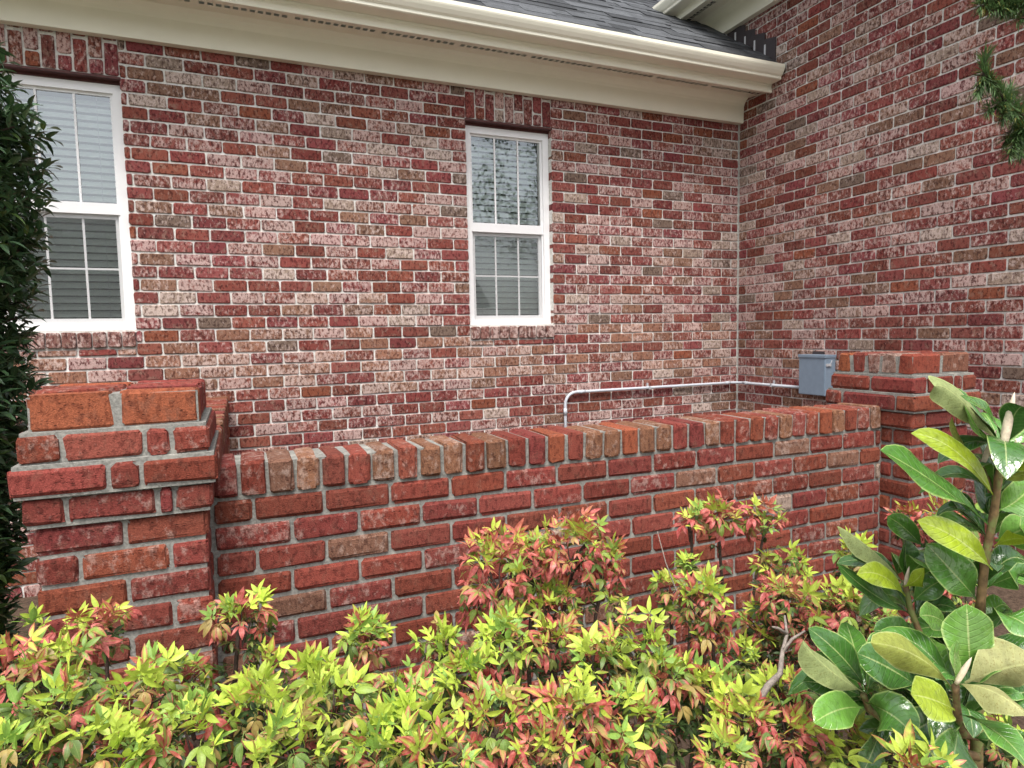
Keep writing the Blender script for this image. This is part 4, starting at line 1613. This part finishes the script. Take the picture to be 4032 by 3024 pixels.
o = mobj('foliage', hm.mesh('holly_foliage', [M_HOLS], True), hl)
o['kind'] = 'stuff'
m = MB()
m.tube([hc, hc + Vector((.02, 0, 1)), hc + Vector((0, .03, 1.9)), hc + Vector((.01, 0, 2.6))], [.035, .028, .018, .006], 8)
for p, out in cl[::3]:
    z = max(.1, p.z - .28)
    m.tube([hc + Vector((0, 0, z)), (hc + Vector((0, 0, z))).lerp(p, .5) + Vector((0, 0, .05)), p], [.007, .005, .003], 5)
mobj('trunk', m.mesh('holly_trunk', [M_BARK]), hl)

# ------------------------------------------------------------------ conifer at the right
base = at(4700, 1500, 1.9)
cf = thing('conifer_tree', 'needle-leaved evergreen reaching in at the top right corner', 'conifer', (base.x, base.y, 0))
m = MB()
tz = [0, .8, 1.6, 2.4, 3.2, 4.0]
m.tube([(base.x, base.y, z) for z in tz], [.06, .055, .05, .042, .03, .015], 9)
mobj('trunk', m.mesh('conifer_trunk', [M_BARK], True), cf)
rc_ = random.Random(8)
def nbranch(pts, twigs, nn):
    w0 = [at(x * K, y * K, d) for x, y, d in pts]
    root = Vector((base.x, base.y, w0[0].z - .1))
    m = MB()
    m.tube([root] + w0, [.014] + [.009 - .006 * k / len(w0) for k in range(len(w0))], 6)
    tl = []
    for (i, x, y, d) in twigs:
        p = at(x * K, y * K, d)
        m.tube([w0[i], w0[i].lerp(p, .55) + Vector((0, 0, -.01)), p], [.004, .003, .0016], 5)
        tl.append((w0[i], p))
    for a, b_ in zip(w0, w0[1:]):
        tl.append((a, b_))
    br = mobj('branch', m.mesh('branch', [M_BARK], True), cf)
    nm = MB()
    tot = sum((b_ - a).length for a, b_ in tl)
    for a, b_ in tl:
        L = (b_ - a).length
        ax = (b_ - a).normalized()
        for q in range(int(nn * L / tot)):
            t = rc_.uniform(.08, 1.04)
            p = a.lerp(b_, t)
            o1 = ax.orthogonal().normalized()
            o2 = ax.cross(o1)
            th = rc_.uniform(0, 6.283)
            d = ax * rc_.uniform(.35, 1.1) + (o1 * math.cos(th) + o2 * math.sin(th)) * rc_.uniform(.4, .9)
            v = rc_.uniform(.6, 1.3)
            c = (.075 * v, .14 * v, .045 * v, 0)
            if rc_.random() < .07:
                c = (.25 * v, .24 * v, .06 * v, 0)
            leaflet(nm, p, d, (0, 0, 1), rc_.uniform(.028, .05), .0036, rc_.uniform(-.1, .5), .2, 2, c=c)
    o = mobj('needles', nm.mesh('needles', [M_NEEDLE], False), br)
    o['kind'] = 'stuff'
nbranch([(2290, 330, 1.9), (2245, 290, 1.86), (2215, 255, 1.84), (2170, 215, 1.82), (2125, 158, 1.8)],
        [(2, 2172, 300, 1.84), (2, 2205, 330, 1.82), (3, 2135, 235, 1.8), (3, 2165, 255, 1.78), (4, 2112, 200, 1.8), (4, 2128, 120, 1.8), (3, 2195, 250, 1.8), (2, 2180, 330, 1.8), (1, 2225, 220, 1.84), (3, 2185, 195, 1.85), (4, 2150, 190, 1.78), (1, 2210, 275, 1.8), (2, 2190, 270, 1.86)], 3600)
nbranch([(2300, 30, 1.9), (2250, 15, 1.86), (2200, 10, 1.84), (2160, 0, 1.82)],
        [(1, 2200, 42, 1.84), (2, 2165, 28, 1.82), (2, 2125, -8, 1.8), (3, 2118, 12, 1.8), (1, 2215, 0, 1.82), (2, 2140, 22, 1.8)], 2000)

# ------------------------------------------------------------------ opposite the house: what the window panes mirror
nb = thing('neighbour_house', 'plain grey roofed house opposite, seen only mirrored in the window panes', 'house', (-5, -24, 0))
m = MB()
m.box((-15, -30, 0), (5, -21, 3.0))
m.prism([(-30, 3.0), (-21, 3.0), (-25.5, 6.3)], 'x', -15, 5)
mobj('wall', fixn(m.mesh('wall', [simple('pale_siding', (0.42, 0.40, 0.35), .8, .2, 2, .1)])), nb)
m = MB()
m.prism([(-20.4, 2.66), (-25.5, 6.42), (-30.6, 2.66), (-30.6, 2.78), (-25.5, 6.56), (-20.4, 2.78)], 'x', -15.5, 5.5)
mobj('roof', fixn(m.mesh('roof', [simple('roof_grey', (0.085, 0.085, 0.08), .9, .1, 6, .3)])), nb)
for xw in (-12, -8, -3, 1):
    m = MB()
    m.box((xw - .6, -21.0, .9), (xw + .6, -20.94, 2.4))
    f = mobj('window', m.mesh('window', [M_VINYL]), nb)
    m = MB()
    m.box((xw - .5, -20.939, 1.0), (xw + .5, -20.93, 2.3))
    mobj('pane', m.mesh('pane', [simple('dark_pane', (.03, .035, .04), .1, .5)]), f)
rt_ = random.Random(17)
for (tx, ty, hgt, rad) in ((9.5, -24.0, 13.5, 4.0), (-15.5, -22.0, 9.5, 3.2)):
    tr = thing('oak_tree', 'tall leafy tree opposite, mirrored in the right window pane' if tx > 0 else 'shorter leafy tree opposite, mirrored in the left window pane', 'tree', (tx, ty, 0))
    m = MB()
    m.tube([(tx, ty, 0), (tx + .1, ty, hgt * .3), (tx, ty + .1, hgt * .6), (tx, ty, hgt * .9)], [.22, .16, .09, .03], 8)
    cs = []
    for q in range(40):
        a, z = rt_.uniform(0, 6.28), rt_.uniform(.38, 1.0) * hgt
        rr = rad * (1 - abs(z / hgt - .6) * 1.3) * rt_.uniform(.3, 1)
        p = Vector((tx + math.cos(a) * rr, ty + math.sin(a) * rr, z))
        cs.append(p)
        if q < 8:
            m.tube([(tx, ty, z - 1.2), Vector((tx, ty, z - .8)).lerp(p, .5), p], [.03, .02, .01], 5)
    mobj('trunk', m.mesh('trunk', [M_BARK]), tr)
    cm = MB()
    for p in cs:
        for q in range(190):
            d = Vector((rt_.gauss(0, 1), rt_.gauss(0, 1), rt_.gauss(0, .8))) * .55
            v = rt_.uniform(.6, 1.3)
            leaflet(cm, p + d, (rt_.uniform(-1, 1), rt_.uniform(-1, 1), rt_.uniform(-.8, .4)), (rt_.uniform(-.5, .5), rt_.uniform(-.5, .5), 1), rt_.uniform(.14, .24), .11, .3, .2, 2, c=(.05 * v, .10 * v, .03 * v, 0))
    o = mobj('crown', cm.mesh('crown', [M_HOLS]), tr)
    o['kind'] = 'stuff'
